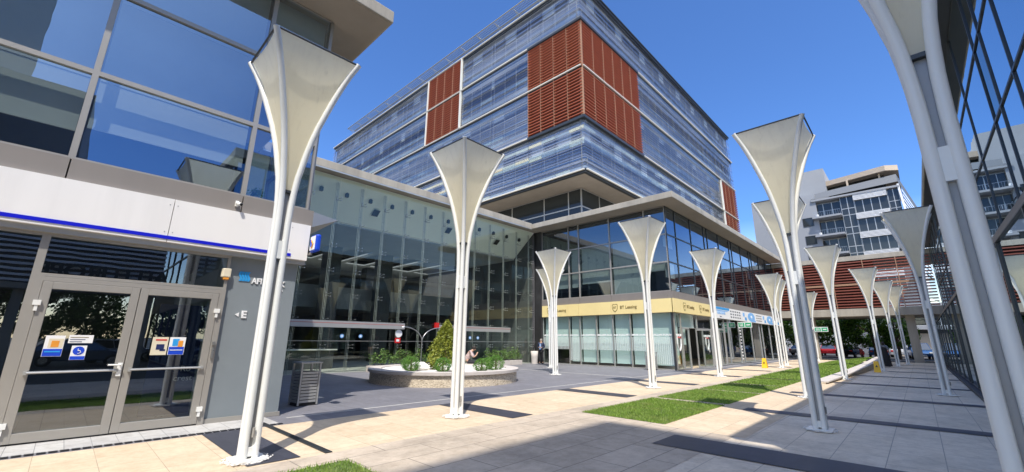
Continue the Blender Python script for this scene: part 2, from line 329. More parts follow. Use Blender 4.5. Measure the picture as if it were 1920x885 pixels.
for k in range(150):
    y = -14+k*.115; d.box(-9.25, -9.15, y, y+.09, .008, .014)
struct(d.build('drain_grate', 'black'))
d = MB().box(-9.5, -6.45, 2.9, 3.0, .008, .016)
for k in range(60): d.box(-9.48+k*.05, -9.46+k*.05, 2.91, 2.99, .016, .02)
struct(d.build('slot_drain', 'frame_dark'))

def grass_patch(x0, x1, y0, y1, dens, z=.004, zf=None, lab='', h=.045):
    mb = MB(); zf = zf or (lambda x, y: z)
    nx, ny = 8, 14
    for i in range(nx):
        for j in range(ny):
            q = [(x0+(x1-x0)*(i+a)/nx, y0+(y1-y0)*(j+b)/ny) for a, b in ((0, 0), (1, 0), (1, 1), (0, 1))]
            mb.add([(x, y, zf(x, y)+.004) for x, y in q], [(0, 1, 2, 3)])
    nb = int(dens*(x1-x0)*(y1-y0))
    for k in range(nb):
        x = random.uniform(x0-.015, x1+.015); y = random.uniform(y0-.015, y1+.015); a = random.uniform(0, 6.28); hh = h*random.uniform(.5, 1.25); wd = random.uniform(.004, .008)*(1 if dens > 1200 else 2)
        dx, dy = math.cos(a)*wd, math.sin(a)*wd; lx, ly = random.uniform(-.6, .6)*hh, random.uniform(-.6, .6)*hh; z0 = zf(x, y)
        mb.add([(x-dx, y-dy, z0), (x+dx, y+dy, z0), (x+lx, y+ly, z0+hh)], [(0, 1, 2)])
    o = mb.build('grass', 'grass'); o.data.materials.append(M['lawn'])
    for p in o.data.polygons:
        if len(p.vertices) == 4: p.material_index = 1
    return tag(o, lab, 'grass', None, 'stuff')
grass_patch(-5.9, -3.95, -3, 2.95, 2200, lab='corner of a short grass bed at the bottom edge of the paving')
grass_patch(-5.92, -3.95, 8.6, 12.2, 2600, lab='nearest square of sunlit green lawn in the paving')
grass_patch(-5.92, -3.95, 12.52, 15.7, 1800, lab='second square of lawn crossed by a lamp shadow')
grass_patch(-5.92, -3.95, 15.95, 18.9, 1300, lab='third square of lawn between pale paving strips')
grass_patch(-5.92, -3.95, 19.15, 22.3, 1000, lab='fourth square of lawn before the raised bed')
KX = lambda y: -3.35+.25*math.sin((y-22)/26*math.pi)+.55*max(0, (y-22)/26)
KZ = lambda y: .06+.42*max(0, min(1, (y-22)/22))
def lawn_z(x, y): return .02+(KZ(y)-.06)*max(0, min(1, (x+6)/2.7))
grass_patch(-5.95, -3.1, 22.6, 48, 420, zf=lawn_z, lab='long sloping lawn of the raised bed with the curved kerb', h=.07)
mb = MB(); N = 26
for k in range(N):
    ya, yb = 21.6+k*1.02, 21.6+(k+1)*1.02
    a, b = KX(ya), KX(yb); za, zb = KZ(ya), KZ(yb)
    mb.add([(a, ya, 0), (a+.35, ya, 0), (a+.35, ya, za), (a, ya, za), (b, yb, 0), (b+.35, yb, 0), (b+.35, yb, zb), (b, yb, zb)], [(0, 1, 2, 3), (4, 7, 6, 5), (1, 5, 6, 2), (2, 6, 7, 3), (3, 7, 4, 0)])
kw = thing('bed_wall', 'low curved brown stone wall with pale coping along the raised lawn', 'wall', (-3.2, 34, 0))
mb.build('wall_face', 'stone', kw)
cp = MB()
for k in range(N):
    ya, yb = 21.6+k*1.02, 21.6+(k+1)*1.02; a, b = KX(ya)-.06, KX(yb)-.06; za, zb = KZ(ya), KZ(yb); W = .5
    cp.add([(a, ya, za), (a+W, ya, za), (a+W, ya, za+.05), (a, ya, za+.05), (b, yb, zb), (b+W, yb, zb), (b+W, yb, zb+.05), (b, yb, zb+.05)], [(0, 1, 2, 3), (4, 7, 6, 5), (1, 5, 6, 2), (2, 6, 7, 3), (3, 7, 4, 0)])
cp.build('coping', 'cap', kw)

# ------------------------------------------------------------------ lamps
PROF = [(0, .068), (3.3, .068), (3.6, .075), (3.83, .088), (4.05, .107), (4.24, .135), (4.47, .168), (4.7, .21), (4.95, .265), (5.19, .33), (5.45, .402), (5.67, .47), (5.9, .55), (6.12, .645)]
def make_lamp():
    t = thing('street_lamp', '', 'street lamp', local=True, group='flared fabric lamp posts along the promenade')
    for i, (sx, sy) in enumerate(((1, 1), (1, -1), (-1, -1), (-1, 1))):
        MB().tube([(sx*h, sy*h, z) for z, h in PROF], .046, 12).build('tube', 'white_metal', t, True)
    for i in range(4):
        mb = MB(); c = [(1, 1), (1, -1), (-1, -1), (-1, 1)]; a, b = c[i], c[(i+1) % 4]; pr = [p for p in PROF if p[0] >= 3.83]; NS = 6; gr = []
        for z, h in pr:
            h2 = h-.012
            for k in range(NS+1):
                f = k/NS; bow = 1-.05*math.sin(math.pi*f)*(1 if z > 4.2 else .3)
                x = (a[0]*(1-f)+b[0]*f)*h2; y = (a[1]*(1-f)+b[1]*f)*h2
                if abs(a[0]+b[0]) > 1: x *= bow
                else: y *= bow
                gr.append((x, y, z))
        mb.add(gr, [(j*(NS+1)+k, j*(NS+1)+k+1, (j+1)*(NS+1)+k+1, (j+1)*(NS+1)+k) for j in range(len(pr)-1) for k in range(NS)])
        mb.build('fabric_panel', 'fabric', t, True)
    h = .645; e = MB()
    for (x0, y0), (x1, y1) in (((h, h), (h, -h)), ((h, -h), (-h, -h)), ((-h, -h), (-h, h)), ((-h, h), (h, h))):
        e.tube([(x0, y0, 6.11), (x1, y1, 6.11)], .016, 6)
    e.build('top_frame', 'frame_dark', t)
    MB().box(-.088, .088, -.088, .088, 3.79, 3.83).build('neck_plate', 'frame_dark', t)
    MB().box(-.04, .04, -.04, .04, .0, 3.79).build('core', 'lamp_core', t)
    for z0, z1 in ((2.75, 3.02), (.06, .17)):
        MB().box(-.092, .092, -.092, .092, z0, z1).build('bracket', 'white_metal', t)
    MB().box(-.2, .2, -.2, .2, .012, .03).build('base_plate', 'white_metal', t)
    g = MB(); rnd = random.Random(3)
    for k in range(170):
        a = rnd.uniform(0, 6.28); rr = .27*math.sqrt(rnd.random())+.04; s = rnd.uniform(.006, .015); x, y = rr*math.cos(a), rr*math.sin(a)
        g.lathe([(s*.5, 0), (s, s*.5), (s*.5, s)], 5, (x, y, .01), .2)
    g.prism([(.25*math.cos(a*.45)*(1+.12*math.sin(a*2.3)), .25*math.sin(a*.45)*(1+.12*math.cos(a*3.1))) for a in range(14)], -.002, .006)
    g.build('pebbles', 'pebble', t)
    mt = MB().tube([(.12, 0, .3), (.12, 0, .42)], .02, 6).build('socket', 'frame_grey', t)
    return t
LAMPS = [
 (-6.82, 2.0, 'white lamp post with flared cream head beside the double glass doors'),
 (-7.46, 6.12, 'white flared lamp post standing before the round stone planter'),
 (-7.14, 14.82, 'white flared lamp post before the rounded shop corner with yellow band'),
 (-7.17, 22.04, 'white flared lamp post before the open shop door with red shield'),
 (-13.09, 16.84, 'flared lamp post on the dark plaza, nearer of the pair by the standing man'),
 (-16.72, 21.11, 'flared lamp post on the dark plaza, half hidden behind its nearer twin'),
 (-6.78, 32.72, 'flared lamp post before the blue and white shop banners, beside the yellow floor sign'),
 (-7.15, 36.18, 'flared lamp post just behind the one beside the yellow floor sign by the shops'),
 (-6.84, 47.0, 'small distant flared lamp post carrying the green sign near the grey bridge column'),
 (.37, 4.35, 'closest lamp post, huge grey tubes filling the right edge before the mirror glass'),
 (-1.61, 10.17, 'tall flared lamp post with white pebbles at its foot, half shaded, by the nearest lawn'),
 (-2.67, 15.74, 'flared lamp post right behind the tall one by the nearest lawn'),
 (-2.72, 24.97, 'flared lamp post beside the start of the curved bed wall'),
 (.38, 19.92, 'shaded grey flared lamp post close to the mirror glass wall'),
 (-1.84, 33.96, 'shaded flared lamp post with the yellow floor sign at its foot by the bed wall'),
 (-1.36, 42.0, 'shaded flared lamp post beside the woman in the long black dress'),
 (-.9, 46.3, 'farthest shaded flared lamp post before the bridge'),
]
lamp0 = make_lamp()
for i, (x, y, lab) in enumerate(LAMPS):
    o = lamp0 if i == 0 else copy_tree(lamp0)
    o.location = (x, y, .012); o['label'] = lab; rl = random.Random(i); o.rotation_euler = (R(rl.uniform(-.25, .25)), R(rl.uniform(-.25, .25)), R(rl.uniform(-1.2, 1.2)))

# ------------------------------------------------------------------ left building (bank branch with doors)
LX = -10.2
LBW = Wall('x', LX, 1)
lb = thing('shop_building', 'bank building with white band, blue line, double glass doors and big blue windows', 'building', (LX-4, -2, 0))
b = MB(); b.box(-22, LX-.35, -16, 3.42, 4.2, 4.3); b.box(-22, LX-6, -16, 3.42, 0, 4.2); b.box(-22, LX-6, -16, 3.42, 4.3, 9.9)
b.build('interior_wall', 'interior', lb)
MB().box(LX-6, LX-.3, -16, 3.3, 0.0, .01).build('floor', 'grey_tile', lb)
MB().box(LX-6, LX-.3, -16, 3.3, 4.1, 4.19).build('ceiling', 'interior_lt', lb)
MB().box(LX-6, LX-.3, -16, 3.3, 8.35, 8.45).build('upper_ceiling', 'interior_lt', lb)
g = MB(); g.box(LX-6, LX, 2.12, 3.45, 0, 3.33); g.box(LX-12, LX-6, 3.0, 3.45, 0, 9.9); g.build('grey_wall', 'wall_grey', lb)
MB().box(LX-5.9, LX+.03, 2.12, 3.48, 0.005, .09).build('skirting', 'frame_grey', lb)
bd = MB()
for y0, y1 in ((-16, -11.4), (-11.39, -8.2), (-8.19, -5), (-4.99, -1.62), (-1.61, 1.0), (1.01, 3.1), (3.11, 3.56)): bd.box(LX-.2, LX+.2, y0, y1, 3.36, 4.2)
bd.build('white_band', 'white_panel', lb)
for y_ in (-8.195, -4.995, -1.615, 1.005, 3.105):
    for dy in (-.06, .06):
        for z_ in (3.55, 4.08): MB().tube([(LX+.2, y_+dy, z_), (LX+.204, y_+dy, z_)], .011, 8).build('rivet', 'frame_light', lb)
MB().box(LX+.2, LX+.212, -16, 3.2, 3.41, 3.475).build('blue_line', 'blue_line', lb)
MB().box(LX-.05, LX+.12, -16, 3.56, 3.27, 3.36).build('band_soffit', 'frame_light', lb)
s = MB()
for y0, y1 in ((-16, -8.3), (-8.28, -5.71), (-5.69, -3.09), (-3.07, -.49), (-.47, 2.12), (2.14, 3.62)): s.box(LX-.3, LX+.1, y0, y1, 4.2, 4.6)
s.build('sill_band', 'sill_grey', lb)
# copper-grey corner gutter at the end of the band
MB().add([(LX+.1, 3.62, 4.2), (LX+.1, 3.62, 4.58), (LX-.2, 4.35, 4.58), (LX-1.2, 3.9, 4.2), (LX-1.2, 3.62, 4.2), (LX-1.2, 3.9, 4.58)], [(0, 1, 2, 3), (1, 5, 2), (0, 3, 4), (3, 2, 5)]).build('corner_flashing', 'frame_light', lb)
ys = [-13.5, -10.9, -8.3, -5.7, -3.08, -.48, 2.13, 3.5]
bl = {(5, 0): .75, (4, 0): .75, (5, 1): .98, (4, 1): .98, (3, 0): .6, (3, 1): .98, (2, 1): .98, (1, 1): .98, (6, 1): 0}
for i in range(len(ys)-1):
    for j, (z0, z1) in enumerate(((4.6, 6.32), (6.32, 8.1), (8.1, 10.0))):
        LBW.window(lb, ys[i], ys[i+1], z0, z1, 'frame_grey', 'glass_blue', .045, .1, {0: {5: .55, 4: .62, 3: .5}.get(i, 0), 1: .98 if i < 6 else 0, 2: .98}[j], 'blind', nb=-.25)
LBS = Wall('y', 3.5, 1)
for i, (x0, x1) in enumerate(((-10.2, -12.0), (-12.0, -13.9))):
    for z0, z1 in ((4.6, 6.32), (6.32, 8.1), (8.1, 10.0)):
        LBS.window(lb, min(x0, x1), max(x0, x1), z0, z1, 'frame_grey', 'glass_blue', .04, .1)
# roof
rf = MB(); rf.box(-22, -9.0, -16, 4.65, 10.0, 10.36); rf.build('roof', 'concrete', lb, False, .02)
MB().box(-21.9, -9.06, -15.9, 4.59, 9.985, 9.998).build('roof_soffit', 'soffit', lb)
# ground floor glazing
for y0, y1 in ((-13.2, -10.7), (-10.7, -8.1), (-8.1, -5.6), (-5.6, -3.05), (-3.05, -.5)):
    LBW.window(lb, y0, y1, .02, 3.27, 'frame_grey', 'glass_dark', .05, .1)
LBW.window(lb, -.5, 2.12, 2.56, 3.27, 'frame_grey', 'glass_dark', .05, .1, name='transom_window')
fr = MB(); fr2 = LBW
LBW.box(fr, -.5, -.4, -.06, .07, .0, 2.56); LBW.box(fr, 2.02, 2.12, -.06, .07, 0, 2.56); LBW.box(fr, -.4, 2.02, -.06, .07, 2.48, 2.555)
fr.build('door_frame', 'frame_grey', lb)
def poster(door, y, z, w_, h_, parts):
    m = MB(); LBW.box(m, y, y+w_, .045, .05, z, z+h_); po = m.build('poster', 'white', door)
    return po
for k, (y0, y1) in enumerate(((-.395, .805), (.815, 2.015))):
    m = MB(); f = .115
    LBW.box(m, y0, y0+f, -.03, .075, .03, 2.475); LBW.box(m, y1-f, y1, -.03, .075, .03, 2.475)
    LBW.box(m, y0+f, y1-f, -.03, .075, .03, .17); LBW.box(m, y0+f, y1-f, -.03, .075, 2.36, 2.475)
    dr = m.build('door', 'frame_grey', lb, False, .004)
    LBW.quad(MB(), y0+f, y1-f, .02, .17, 2.36).build('pane', 'glass_dark', dr)
    pb = MB().tube([(LX+.11, y0+.09, 1.05), (LX+.11, y1-.09, 1.05)], .018, 8); LBW.box(pb, y0+.06, y0+.1, .07, .12, 1.02, 1.08); LBW.box(pb, y1-.1, y1-.06, .07, .12, 1.02, 1.08)
    pb.build('push_bar', 'frame_light', dr)
    for z in (.28, 2.12):
        yy = y0-.005 if k == 0 else y1+.005
        m = MB(); LBW.box(m, yy-.045, yy+.045, .075, .12, z-.03, z+.05); LBW.box(m, yy-.02, yy+.02, .07, .11, z-.12, z-.03); m.build('hinge', 'white_metal', dr)
    if k == 0:
        m = MB(); LBW.box(m, .73, .79, .075, .1, .95, 1.17); m.tube([(LX+.09, .76, 1.14), (LX+.15, .76, 1.14), (LX+.15, .6, 1.14)], .014, 8); m.build('handle', 'white_metal', dr)
        P = [(-.2, 1.29, .22, .33), (.06, 1.5, .29, .13), (.12, 1.23, .18, .23)]
    else:
        m = MB(); LBW.box(m, 2.05, 2.085, .075, .11, 1.22, 1.42); LBW.box(m, 2.04, 2.09, .075, .13, 1.47, 1.53); m.build('lock', 'steel', dr)
        P = [(1.13, 1.29, .23, .32), (1.38, 1.29, .24, .32)]
    for q, (py, pz, pw, ph) in enumerate(P):
        m = MB(); LBW.box(m, py, py+pw, .03, .036, pz, pz+ph)
        po = m.build('poster', ('ivory' if (k, q) == (1, 0) else 'white'), dr)
        def pb_(mm, a, b, c, d_, n=.039):
            m = MB(); LBW.box(m, py+pw*a, py+pw*b, .036, n, pz+ph*c, pz+ph*d_); m.build('print', mm, po)
        if (k, q) == (0, 0): pb_('sign_blue', .02, .98, .02, .36); pb_('ivory', .2, .95, .42, .85); pb_('orange', .35, .75, .45, .75, .041); pb_('sky_blue', .1, .9, .2, .26, .042)
        if (k, q) == (0, 1):
            for r_ in range(3): pb_('navy' if r_ else 'olive', .06, .8-.12*r_, .68-.27*r_, .75-.27*r_)
        if (k, q) == (0, 2):
            pb_('sign_blue', .02, .98, .02, .26)
            c = [(math.cos(a*.5236)*.07, math.sin(a*.5236)*.07) for a in range(12)]
            flat_shape(c, Matrix.Translation((LX+.036, py+pw/2, pz+ph*.64)) @ LBW.rot().to_4x4(), .003, 'sign_blue', 'print', po)
            m = MB(); T = (LX+.044, py+pw/2, pz+ph*.6)
            m.tube([(T[0], T[1]+.025*math.cos(a*.4-1.9), T[2]-.008+.025*math.sin(a*.4-1.9)) for a in range(11)], .004, 5); m.tube([(T[0], T[1]-.01, T[2]+.045), (T[0], T[1]-.008, T[2]+.01), (T[0], T[1]+.018, T[2]+.01), (T[0], T[1]+.03, T[2]-.02)], .005, 5)
            m.build('wheelchair_symbol', 'white', po)
        if (k, q) == (1, 0): pb_('navy', .3, .8, .3, .6); pb_('red', .2, .9, .8, .88); pb_('navy', .55, .9, .22, .32)
        if (k, q) == (1, 1): pb_('sign_blue', .03, .97, .02, .45); pb_('sky_blue', .2, .6, .5, .9); pb_('orange', .55, .85, .45, .8, .041); pb_('white', .1, .9, .25, .29, .042)
# inside: dark blue banner and light posts behind the right leaf
bn = thing('banner_board', 'dark blue advertising board standing inside the right door leaf', 'board', (-11.6, 1.9, 0))
MB().box(-11.64, -11.6, 1.3, 2.6, .05, 2.3).build('panel', 'navy', bn)
text('Ro', .16, 'white', bn, (-11.592, 1.94, .95), LBW.rot()); text('crest', .16, 'white', bn, (-11.592, 1.92, .76), LBW.rot())
MB().box(-11.7, -11.55, 1.4, 2.5, .012, .05).build('foot', 'steel', bn)
# lettering on the grey wall
RT = LBW.rot()
text('AFI', .17, 'white', lb, (LX+.01, 2.665, 2.80), RT, .01, 'wall_lettering', bold=.005, sx=.85); text('PARK', .17, 'white', lb, (LX+.01, 3.05, 2.78), RT, .01, 'wall_lettering', sx=.85, bold=.005)
text('ROMANIA', .055, 'white', lb, (LX+.01, 3.08, 2.64), RT, .006, 'wall_lettering', bold=.001)
text('E', .2, 'white', lb, (LX+.01, 2.52, 2.08), RT, .01, 'wall_lettering', bold=.008)
flat_shape([(0, 0), (.07, .045), (.07, -.045)], Matrix.Translation((LX, 2.36, 2.08)) @ RT.to_4x4(), .012, 'white', 'arrow', lb)
for k in range(4):
    pts = [(-.0+.055*k, -.1), (.047+.055*k, -.1)]
    prof = [(.02*math.sin(t*1.1), -.1+.033*t) for t in range(7)]
    pl = [(.055*k+a, b_) for a, b_ in prof]+[(.055*k+.046+a, b_) for a, b_ in reversed(prof)]
    flat_shape(list(reversed(pl)), Matrix.Translation((LX, 2.325, 2.88)) @ Matrix.Diagonal((1, .9, 1, 1)) @ RT.to_4x4(), .014, 'sky_blue', 'logo', lb)
t = thing('alarm_box', 'cream alarm siren box with orange light on the grey wall', 'alarm box', (LX+.08, 2.08, 2.9))
MB().prism([(LX, 1.99), (LX+.1, 2.01), (LX+.1, 2.15), (LX, 2.17)], 2.82, 3.0).build('housing', 'ivory', t, False, .015)
MB().box(LX+.02, LX+.09, 2.03, 2.13, 2.77, 2.82).build('light', 'orange', t, False, .01)
t = thing('security_camera', 'small white camera under the window sill above the white band', 'camera', (LX+.1, 2.03, 4.35))
MB().box(LX+.1, LX+.14, 2.0, 2.06, 4.33, 4.45).build('mount', 'white_metal', t); MB().tube([(LX+.14, 2.03, 4.4), (LX+.3, 2.07, 4.34)], .035, 10).build('camera_body', 'white_metal', t, True)
MB().tube([(LX+.3, 2.07, 4.34), (LX+.31, 2.072, 4.337)], .028, 10).build('lens', 'black', t)
t = thing('projecting_sign', 'blue box sign projecting from the end of the white band', 'sign', (LX+.2, 3.5, 3.7))
m = MB().box(LX+.28, LX+.62, 3.56, 3.68, 3.54, 3.94).build('case', 'sign_blue', t, False, .04)
m = MB().box(LX+.31, LX+.59, 3.552, 3.558, 3.58, 3.9).build('face', 'white', t)
MB().tube([(LX+.4, 3.548, 3.8), (LX+.5, 3.548, 3.72), (LX+.44, 3.548, 3.62)], .02, 6).build('emblem', 'orange', t); MB().tube([(LX+.36, 3.546, 3.82), (LX+.4, 3.546, 3.66)], .02, 6).build('emblem', 'sign_blue', t)
MB().box(LX+.1, LX+.28, 3.6, 3.64, 3.5, 3.56).build('bracket', 'frame_grey', t)

# ------------------------------------------------------------------ atrium with point-fixed glass wall
AX = -20.8
at = thing('glass_atrium', 'atrium hall behind a tall clear glass wall held by steel fittings', 'building', (-24, 14, 0))
rf = MB().box(-29, -20.25, 4.66, 23.4, 10.0, 10.42); rf.box(-44, -35, 4.66, 23.4, 10.0, 10.42); rf.box(-44, -22.1, -16, 4.6, 10.0, 10.42); rf.build('roof', 'concrete', at, False, .02)
MB().box(-20.27, -20.23, 4.7, 23.35, 9.93, 9.995).build('gutter_rail', 'frame_light', at)
MB().add([(-20.9, 3.6, 9.96), (-20.9, 24.4, 9.96), (-23.1, 24.4, 8.1), (-23.1, 3.6, 8.1)], [(0, 1, 2, 3)]).build('sloped_ceiling', 'ceil_lt', at)
cl_ = MB()
for x0, x1 in ((-43, -35), (-29, -23.1)): cl_.box(x0, x1, 3.6, 24.4, 8.0, 8.1)
for k in range(10): cl_.box(-35, -29, 3.6+k*2.3, 4.1+k*2.3, 8.0, 8.1)
cl_.build('ceiling', 'interior_lt', at)
MB().box(-43, -20.9, 3.6, 24.4, 0, .012).build('floor', 'pale_tile', at)
bw = MB()
for k in range(13):
    y0 = 3.6+k*1.6; bw.box(-43.1, -42.9, y0, y0+(.35 if k in (2, 3, 4, 7, 8, 9) else 1.6), 5.6, 6.9)
bw.box(-43.1, -42.9, 3.6, 24.4, 0, 5.6); bw.box(-43.1, -42.9, 3.6, 24.4, 6.9, 10)
bw.box(-43, -20.9, 3.5, 3.6, 0, 9.9); bw.box(-43, -20.95, 24.4, 24.5, 0, 9.95); bw.build('back_wall', 'interior', at)
for (x, y) in ((-29.5, 12.2), (-29.5, 16.3), (-36, 9.5), (-36, 18.5)):
    MB().box(x-.5, x+.5, y-.5, y+.5, .012, 8.0).build('column', 'pillar_dark', at)
m = MB().box(-43, -31, 3.6, 24.4, 3.9, 4.5); m.box(-31.05, -30.9, 3.6, 24.4, 3.8, 5.4); m.build('gallery', 'interior_lt', at)
gy = [3.6, 4.44, 5.84]+[7.24+1.4*k for k in range(13)]
gz = [.03, 2.5, 5.0, 7.5, 9.9]
for i in range(len(gy)-1):
    for j in range(4):
        MB().quad((AX, gy[i]+.006, gz[j]+.006), (AX, gy[i+1]-.006, gz[j]+.006), (AX, gy[i+1]-.006, gz[j+1]-.006), (AX, gy[i]+.006, gz[j+1]-.006)).build('glass_panel', 'glass_clear', at)
for y in gy[1:]:
    m = MB()
    for off in (-.07, .07): m.tube([(AX-.38, y+off, 0), (AX-.38, y+off, 9.85)], .012, 6)
    for k in range(8):
        z = .6+k*1.25; m.tube([(AX-.38, y-.07, z), (AX-.38, y+.07, z)], .01, 5)
    m.tube([(AX-.36, y, 0), (AX-.36, y, 9.85)], .016, 6); m.build('cable_truss', 'frame_light', at)
for y in gy[2:]:
    for z in (1.25, 2.5, 3.75, 5.0, 6.25, 7.5, 8.75):
        m = MB().box(AX-.37, AX-.33, y-.02, y+.02, z-.02, z+.02)
        for a, b_ in ((.11, .08), (-.11, .08), (.11, -.08), (-.11, -.08)): m.tube([(AX-.34, y, z), (AX-.08, y+a, z+b_), (AX+.015, y+a, z+b_)], .013, 5); m.tube([(AX, y+a, z+b_), (AX+.02, y+a, z+b_)], .028, 6)
        m.build('spider_fitting', 'steel', at)
for z in (2.5, 5.0, 7.5): MB().box(AX-.012, AX+.004, 3.6, 24.4, z-.004, z+.004).build('glass_joint', 'frame_dark', at)
for k in range(12):
    y = 7.94+k*1.4; m = MB().box(-21.62, -21.46, y-.08, y+.08, 9.18, 9.4); m.tube([(-21.54, y, 9.28), (-21.5, y, 9.44)], .03, 6); m.build('spotlight', 'frame_dark', at)
for y in (6.6, 11.2, 16.6, 21.2):
    MB().add([(-21.9, y, 9.0), (-21.9, y+.4, 9.0), (-22.25, y+.4, 8.7), (-22.25, y, 8.7), (-21.93, y, 9.04), (-22.28, y, 8.74)], [(0, 3, 2, 1)]).build('ceiling_vent', 'black', at)
# entrance vestibule beams and door panes inside the glass wall
for (y0, y1) in ((5.0, 13.0), (15.33, 21.52)):
    m = MB().box(AX+.01, AX+.16, y0, y1, 2.16, 2.48); m.build('door_beam', 'frame_light', at); MB().box(AX+.161, AX+.165, y0+.05, y1-.05, 2.36, 2.39).build('red_stripe', 'dull_red', at)
MB().box(AX+.01, AX+.2, 15.1, 15.32, 2.3, 2.6).build('red_box', 'red', at)
for y in (9.54, 10.52, 17.94, 18.6):
    m = MB(); m.tube([(AX+.01, y, 1.76), (AX+.018, y, 1.76)], .1, 20); m.build('door_sticker', 'up_blue', at)
    m = MB(); m.tube([(AX+.02, y, 1.76), (AX+.024, y, 1.76)], .05, 12); m.build('sticker_symbol', 'white', at)
MB().box(AX-.05, AX+.02, 3.6, 24.4, 1.5, 1.53).build('door_rail', 'steel', at)
# reception furniture inside
t = thing('reception_desk', 'long low white-topped desk inside the glass hall on the left', 'desk', (-24.2, 8.2, 0))
MB().box(-24.5, -23.9, 6.3, 10.6, .012, 1.0).build('front', 'interior', t); MB().box(-24.7, -23.7, 6.2, 10.7, 1.0, 1.06).build('top', 'white_panel', t)

# ------------------------------------------------------------------ corner building with yellow band
BY, BX = 24.75, -10.35
BL = Wall('y', BY, -1); BR = Wall('x', BX, 1)
bt = thing('corner_building', 'glazed corner building with pale yellow sign band and overhanging concrete roof', 'building', (-16, 32, 0))
MB().box(-22, -20.35, BY-.15, BY+.6, 0, 10.0).build('dark_pillar', 'pillar_dark', bt)
MB().box(-22, -20.2, BY+.6, BY+8, 0, 10.0).build('side_wall', 'interior', bt)
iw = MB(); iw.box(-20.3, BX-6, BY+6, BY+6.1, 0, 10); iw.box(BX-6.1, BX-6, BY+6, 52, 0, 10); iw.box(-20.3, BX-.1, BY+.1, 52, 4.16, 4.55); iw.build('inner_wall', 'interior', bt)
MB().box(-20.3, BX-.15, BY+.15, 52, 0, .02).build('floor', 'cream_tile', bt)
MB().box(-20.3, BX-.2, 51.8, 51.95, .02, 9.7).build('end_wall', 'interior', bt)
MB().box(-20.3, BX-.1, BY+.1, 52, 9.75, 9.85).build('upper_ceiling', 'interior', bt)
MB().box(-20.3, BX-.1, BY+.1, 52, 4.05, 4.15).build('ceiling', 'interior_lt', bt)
rf = MB(); rf.prism([(-44, 23.44), (-9.25, 23.44), (-9.25, 52), (-44, 52)], 10.0, 10.38); rf.build('roof', 'concrete', bt, False, .02)
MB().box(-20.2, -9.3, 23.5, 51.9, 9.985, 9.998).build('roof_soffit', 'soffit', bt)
# sill band
s = MB()
bx = [-20.35, -17.8, -16.9, -14.35, -11.75, -10.25]
for i in range(5): s.box(bx[i]+.01, min(bx[i+1]-.01, -10.56), BY-.1, BY+.2, 4.15, 4.6)
s.build('sill_band', 'sill_grey', bt)
ry = [25.6, 28.25, 30.9, 33.55, 36.2, 38.85, 41.5, 44.15, 46.8, 49.4, 52]
s = MB(); s.box(BX-.2, BX+.1, BY-.1, ry[0]-.01, 4.15, 4.6)
for i in range(len(ry)-1): s.box(BX-.2, BX+.1, ry[i]+.01, ry[i+1]-.01, 4.15, 4.6)
s.build('sill_band', 'sill_grey', bt)
# upper windows
up = {0: (.0, 0, .55), 1: (0, .95, .55), 2: (0, .98, .45), 3: (0, .98, .95), 4: (0, 0, .25)}
for i in range(5):
    for j, (z0, z1) in enumerate(((4.6, 6.4), (6.4, 8.15), (8.15, 9.98))):
        bl_ = (up[i][2], up[i][1], 0)[j]
        BL.window(bt, bx[i], min(bx[i+1], BX), z0, z1, 'frame_grey', 'glass_dark', .045, .1, bl_, 'blind', nb=-.25)
uy = [24.75, 26.2, 28.8, 31.4, 32.1, 34.6, 37.2, 37.9, 40.4, 43.0, 43.8, 46.3, 48.9, 51.6]
for i in range(len(uy)-1):
    for j, (z0, z1) in enumerate(((4.6, 6.4), (6.4, 8.15), (8.15, 9.98))):
        BR.window(bt, uy[i], uy[i+1], z0, z1, 'frame_dark', 'glass_blue', .035, .08, [.5, .4, 0][j] if i % 3 == 0 else 0, 'blind', nb=-.25)
# yellow panels
lo = [-20.3, -17.9, -16.98, -14.4, -11.98, -10.25]
for i in range(5): BL.box(MB(), lo[i]+.008, lo[i+1]-.008, .05, .16, 3.33, 4.15).build('fascia_panel', 'yellow', bt)
for y0, y1 in ((24.59, 25.6), (25.62, 28.2), (28.22, 30.8)): BR.box(MB(), y0, y1, .05, .16, 3.33, 4.15).build('fascia_panel', 'yellow', bt)
shield = [(-.2, .22), (-.1, .26), (0, .23), (.1, .26), (.2, .22), (.2, -.02), (.13, -.17), (0, -.27), (-.13, -.17), (-.2, -.02)]
def bt_logo(W_, u, z, s, txt=True, n=.165):
    Rm = W_.rot(); sgn = 1
    T = Matrix.Translation(W_.p(u, n, z)) @ Rm.to_4x4()
    flat_shape([(x*s, y*s) for x, y in reversed(shield)], T, .006, 'olive', 'shield', bt)
    flat_shape([(x*s*.82, y*s*.82) for x, y in reversed(shield)], Matrix.Translation(W_.p(u, n+.006, z)) @ Rm.to_4x4(), .004, 'yellow', 'shield_field', bt)
    text('BT', .2*s, 'olive', bt, W_.p(u, n+.014, z+.02*s), Rm, .002, 'sign_lettering', bold=.004)
    if txt: text('BT Leasing', .27*s, 'olive', bt, W_.p(u+.95*s, n+.006, z+.02), Rm, .004, 'sign_lettering', bold=.002)
bt_logo(BL, -14.1, 3.73, 1); bt_logo(BL, -19.6, 3.73, 1); bt_logo(BR, 26.2, 3.73, 1); bt_logo(BR, 28.9, 3.73, 1)
